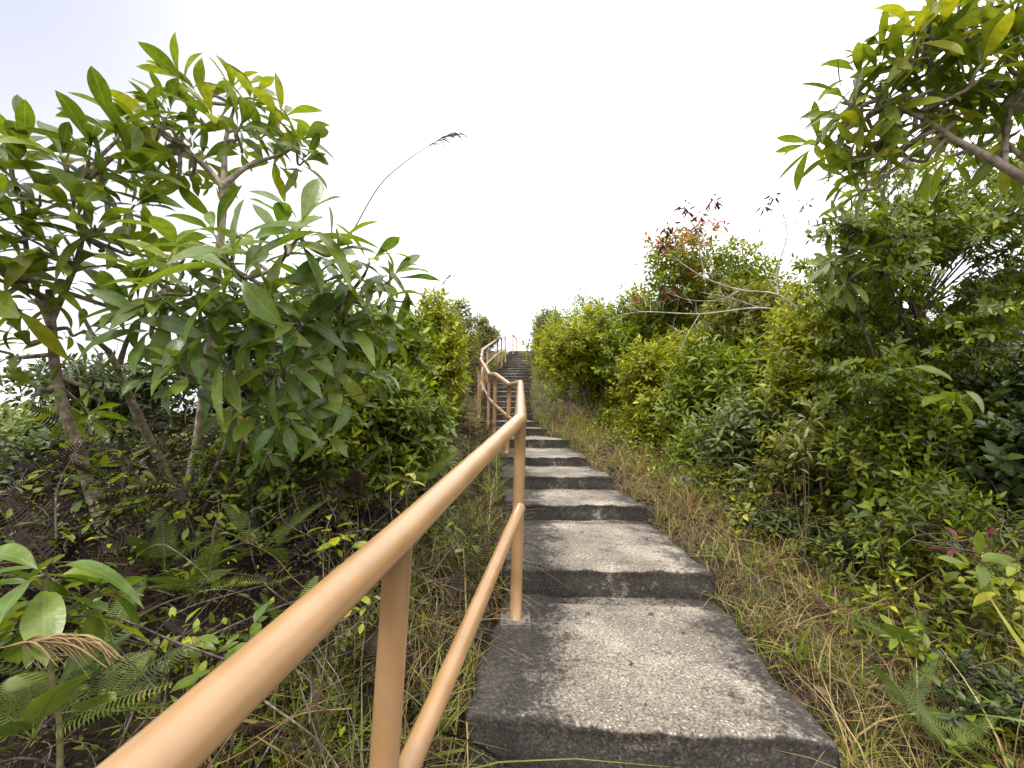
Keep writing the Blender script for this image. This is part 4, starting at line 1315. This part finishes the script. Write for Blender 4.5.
def tangle(n, side, y0, y1, d0, d1, hmax, lmin, lmax, r, mb):
    for a in range(n):
        y_ = y0 + (y1 - y0) * RNG.random() ** 1.4
        d_ = RNG.uniform(d0, d1)
        x_ = path_r(y_) + d_ if side > 0 else path_l(y_) - d_
        p = np.array([x_, y_, float(ground(x_, y_)) + RNG.random() * hmax * 0.6])
        L = RNG.uniform(lmin, lmax)
        dr_ = norm(np.array([RNG.normal(), RNG.normal(), RNG.normal(0.25, 0.5)]))
        pts = [p]
        for s in range(4):
            dr_ = norm(dr_ + RNG.normal(0, 0.35, 3) + np.array([0, 0, -0.12]))
            q = pts[-1] + dr_ * L / 4
            gq = float(ground(q[0], q[1]))
            q[2] = max(q[2], gq + 0.01)
            if side < 0:
                q[0] = min(q[0], path_l(q[1]) - 0.05)
            else:
                q[0] = max(q[0], path_r(q[1]) + 0.05)
            pts.append(q)
        tube(mb, smooth_path(pts, 4), [r * RNG.uniform(0.6, 1.5), r * 0.4], 4, caps=False)


mb = MB()
tangle(800, -1, 0.9, 5.0, 0.15, 2.8, 0.9, 0.25, 0.9, 0.0028, mb)
tangle(620, 1, 0.9, 5.0, 0.7, 2.8, 0.8, 0.2, 0.8, 0.0028, mb)
tag(mb.build('dead_twigs', M['twig']), kind='stuff')
mb = MB()
tangle(200, -1, 0.9, 4.5, 0.15, 2.4, 0.6, 0.25, 0.8, 0.0020, mb)
tangle(240, 1, 0.9, 4.5, 0.4, 2.4, 0.6, 0.2, 0.6, 0.0018, mb)
tag(mb.build('dry_stalks', M['straw']), kind='stuff')

# ---- low herbs on both banks (uncountable small leaves)
mb = MB()
n = 3600
y = 0.9 + 8 * RNG.random(n) ** 1.5
d = 0.42 + 2.1 * RNG.random(n) ** 0.8
x = path_r(y) + d
T = np.stack([x, y, ground(x, y) + RNG.random(n) ** 1.5 * 0.34 * np.clip(d, 0.3, 1.2)], -1)
whorls(mb, SMALL, T, np.array([0, 0, 1.0]) + RNG.normal(0, 0.35, (n, 3)), 6, RNG.uniform(0.035, 0.075, n), 60, 5, rnd_c=0.55, rnd_s=0.25)
n = 2600
y = 1.2 + 6 * RNG.random(n) ** 1.3
d = 0.35 + 2.6 * RNG.random(n)
x = path_l(y) - d
T = np.stack([x, y, ground(x, y) + RNG.random(n) * np.interp(d, [0.3, 1.0, 2], [0.2, 0.6, 0.7])], -1)
whorls(mb, SMALL, T, np.array([0, 0, 1.0]) + RNG.normal(0, 0.35, (n, 3)), 6, RNG.uniform(0.022, 0.055, n), 60, 5, rnd_c=0.28, rnd_s=0.25)
tag(mb.build('ground_cover', M['mid']), kind='stuff')


# ---- small broad-leaved plants
def herb(label, base, heads, L, k, mat, tpls=BROAD, e0=50, e1=-15, group='broad-leaved plants in the undergrowth'):
    base = np.asarray(base, float)
    g = np.array([base[0], base[1], float(ground(base[0], base[1])) - 0.02])
    root = thing('leafy_plant', label, 'plant', g, group)
    m = MB()
    T = np.array([base + np.array(h) for h in heads])
    for t in T:
        tube(m, smooth_path([g, (g + t) / 2 + RNG.normal(0, 0.02, 3), t], 4), [0.0032, 0.0018], 5)
    m.build('stem', M['greenstem'], root, loc=g)
    m = MB()
    whorls(m, tpls, T, np.array([0, -0.25, 1.0]) + RNG.normal(0, 0.25, (len(T), 3)), k, np.full(len(T), L), e0, e1, spread=0.02, rnd_c=0.6, rnd_s=0.2, back=0.10)
    m.build('leaves', M[mat], root, loc=g)


herb('green broad-leaved plant at the right border beside the dark gap', at(1005, 580, 1.75), [(0, 0, 0), (0.06, 0.05, -0.08), (-0.04, 0.05, 0.06)], 0.13, 8, 'mid')
herb('single pale broad leaf rosette in front of the dark slender trunk', at(938, 430, 2.9), [tuple(at(958, 385, 2.25) - at(938, 430, 2.9))], 0.17, 5, 'bluegreen', e0=30, e1=-10)
herb('blue green leafy plant in the dark hollow at the right', at(865, 500, 2.75), [(0, 0, 0), (0.05, 0.1, 0.05)], 0.14, 7, 'bluegreen')
herb('pale drooping-leaved plant beside the dry grass on the right bank', at(752, 475, 3.8), [(0, 0, 0), (0.1, 0.1, 0.1), (-0.08, 0.05, -0.06)], 0.16, 9, 'pale', NARROW)
herb('light green plant with drooping leaves at the foot of the handrail bank', at(330, 525, 1.75), [(0, 0, 0), (0.05, 0.02, -0.06)], 0.09, 8, 'yellow')
herb('little rosette of yellow green leaves on the dead ferns', at(405, 470, 2.2), [(0, 0, 0)], 0.10, 8, 'yellow')
herb('leafy green shoots climbing the foot of the leaning left trunk', at(105, 470, 1.95), [(0, 0, 0), (0.08, 0, 0.06), (-0.08, 0.05, 0.03), (0.03, 0, -0.1), (-0.15, 0.05, -0.06), (0.12, 0.05, -0.08)], 0.085, 9, 'mid')
herb('leafy shoots in front of the fork of the many-stemmed tree', at(205, 500, 1.95), [(0, 0, 0), (0.09, 0, 0.05), (-0.08, 0, -0.05), (0.05, 0.05, -0.12), (-0.14, 0.05, 0.04)], 0.075, 9, 'mid')
herb('small bright herb in the dead twigs just left of the near handrail post', at(355, 580, 1.55), [(0, 0, 0), (0.05, 0, -0.05), (-0.06, 0.03, -0.03)], 0.055, 8, 'yellow')
herb('green shoots in the shade between the golden plume and the near handrail', at(190, 640, 1.45), [(0, 0, 0), (0.06, 0, -0.04), (-0.07, 0.03, 0.03), (-0.14, 0.03, -0.05)], 0.07, 8, 'mid')
herb('tall leafy weed with pale leaves in the middle of the right thicket', at(800, 430, 3.0), [(0, 0, 0), (0.05, 0.05, -0.12), (-0.05, 0, -0.22), (0.06, 0, 0.1)], 0.11, 8, 'pale', NARROW)
herb('thin weed with upright green leaves left of the red-leaved seedling', at(890, 520, 2.4), [(0, 0, 0), (0.04, 0.05, -0.08), (-0.05, 0, 0.06)], 0.09, 8, 'mid')
herb('dark-leaved plant near the lower edge, right of the big-leaved sapling', at(225, 650, 1.35), [(0, 0, 0), (0.04, 0.05, 0.03)], 0.10, 6, 'bluegreen')
herb('grey green small-leaved plant left of the third handrail post', at(470, 540, 2.6), [(0, 0, 0)], 0.10, 7, 'bluegreen')
herb('red-leaved seedling among the low bushes at the lower right', at(985, 535, 2.0), [(0, 0, 0), (-0.05, 0.05, -0.05)], 0.10, 6, 'maroon', NARROW)

# ---- stone on the right bank
def stone(label, c, s):
    m = MB()
    n, k = 9, 14
    V = []
    for a in range(n):
        th = np.pi * a / (n - 1)
        for b in range(k):
            ph = 2 * np.pi * b / k
            d = np.array([math.sin(th) * math.cos(ph), math.sin(th) * math.sin(ph), math.cos(th)])
            d = np.sign(d) * np.abs(d) ** 0.6
            V.append(d * s * (1 + 0.08 * math.sin(5 * ph + 3 * th) + RNG.normal(0, 0.025)))
    i, j = np.meshgrid(np.arange(n - 1), np.arange(k), indexing='ij')
    Q = np.stack([i * k + j, (i + 1) * k + j, (i + 1) * k + (j + 1) % k, i * k + (j + 1) % k], -1).reshape(-1, 4)
    m.add(np.array(V), Q, 0.5, np.tile([0.5, 0.5], (len(V), 1)))
    o = m.build('stone', M['stone'])
    o.location = tuple(c)
    tag(o, label, 'stone')


p = gpt(690, 487)
stone('small grey weathered stone half hidden in the dry grass on the right bank', p + (0, 0, 0.05), np.array([0.10, 0.08, 0.06]))

# ---- fallen leaves on the steps
fl_tpl = BROAD[0]
proto = None
spots = [(592, 398 + 217, 'reddish brown fallen leaf near the middle of the lowest tread'), (583, 533, None), (640, 531, None), (474, 694, 'pale whitish fallen leaf near the left front of the lowest tread'), (545, 609, None),
         (672, 607, None), (655, 615, None), (560, 625, None), (702, 594, None), (610, 598, None), (745, 650, None), (530, 560, None)]
for a, (px, py, lab) in enumerate(spots):
    zt = 0.45 if py > 597 else 0.607
    lo, hi = 0.5, 6
    for _ in range(40):
        md = (lo + hi) / 2
        if at(px, py, md)[2] > zt:
            lo = md
        else:
            hi = md
    c = at(px, py, lo)
    m = MB()
    ang = RNG.uniform(0, 6.28)
    D = np.array([[math.cos(ang), math.sin(ang), 0.05]])
    put_leaves(m, [leaf_tpl(W=0.5, rows=5, fold=0.5, droop=0.1)], np.array([[0, 0, 0.006]]), D, np.array([0, 0, 1.0]), np.array([RNG.uniform(0.028, 0.045)]), np.array([0.75 if a else 0.6]), roll=0.3)
    o = m.build('fallen_leaf', M['dryleaf'])
    o.location = tuple(c)
    tag(o, lab or 'small curled brown fallen leaf lying on the concrete treads', 'leaf', 'fallen leaves on the steps')

# ------------------------------------------------------------------ light
w = bpy.data.worlds.new('World')
SC.world = w
w.use_nodes = True
nt = w.node_tree
bg = nt.nodes['Background']
sky = nt.nodes.new('ShaderNodeTexSky')
sky.sky_type = 'NISHITA'
sky.sun_disc = False
SUN_EL, SUN_AZ = R(64), R(215)
sky.sun_elevation = SUN_EL
sky.sun_rotation = SUN_AZ
sky.air_density = 1.0
sky.dust_density = 3.0
tc = nt.nodes.new('ShaderNodeTexCoord')
cl = noise(nt, 1.4, 4, 0.5, tc.outputs['Generated'])
cr = ramp(nt, [(0.3, (10.2, 10.3, 10.9)), (0.7, (11.6, 11.6, 11.8))])
nt.links.new(cl.outputs[0], cr.inputs[0])
sz = nt.nodes.new('ShaderNodeSeparateXYZ')
nt.links.new(tc.outputs['Generated'], sz.inputs[0])
zen = ramp(nt, [(0.0, (0.66, 0.66, 0.66)), (0.25, (0.78, 0.78, 0.78)), (1.0, (1.75, 1.75, 1.75))])
nt.links.new(sz.outputs[2], zen.inputs[0])
crz = mixc(nt, 1.0, cr.outputs[0], zen.outputs[0], 'MULTIPLY')
mx = mixc(nt, 0.90, sky.outputs[0], crz)      # thick bright overcast over the clear sky
nt.links.new(mx, bg.inputs['Color'])
# the cloud is a little thinner and bluer towards the upper left
sxyz = nt.nodes.new('ShaderNodeVectorMath')
sxyz.operation = 'DOT_PRODUCT'
nt.links.new(tc.outputs['Generated'], sxyz.inputs[0])
sxyz.inputs[1].default_value = norm(np.array([-0.85, 0.62, 0.75])).tolist()
thin = ramp(nt, [(0.80, (0, 0, 0)), (1.0, (1, 1, 1))])
nt.links.new(sxyz.outputs['Value'], thin.inputs[0])
mx = mixc(nt, thin.outputs[0], mx, (3.5, 3.65, 4.4))
nt.links.new(mx, bg.inputs['Color'])
bg.inputs['Strength'].default_value = 0.12

sun = bpy.data.lights.new('sun', 'SUN')
sun.energy = 1.5
sun.angle = R(11)
sun.color = (1.0, 0.95, 0.88)
so = bpy.data.objects.new('sun', sun)
COL.objects.link(so)
# the sky's rotation is measured from +Y clockwise
dx, dy = math.sin(SUN_AZ) * math.cos(SUN_EL), math.cos(SUN_AZ) * math.cos(SUN_EL)
from mathutils import Vector
so.rotation_euler = Vector((dx, dy, math.sin(SUN_EL))).to_track_quat('Z', 'Y').to_euler()
so.location = (dx * 20, dy * 20, 25)

cam = bpy.data.cameras.new('camera')
cam.sensor_width = 36
cam.lens = F / 1024 * 36
cam.clip_start = 0.05
cam.clip_end = 4000
co = bpy.data.objects.new('camera', cam)
COL.objects.link(co)
co.location = (0, 0, CAMZ)
co.rotation_euler = (R(90) + PITCH, 0, 0)
SC.camera = co

SC.view_settings.view_transform = 'Standard'
SC.view_settings.look = 'None'
SC.view_settings.exposure = 0.85
SC.view_settings.gamma = 1
SC.cycles.max_bounces = 7
SC.cycles.diffuse_bounces = 1
SC.cycles.glossy_bounces = 2
SC.cycles.transmission_bounces = 4
SC.cycles.use_denoising = True
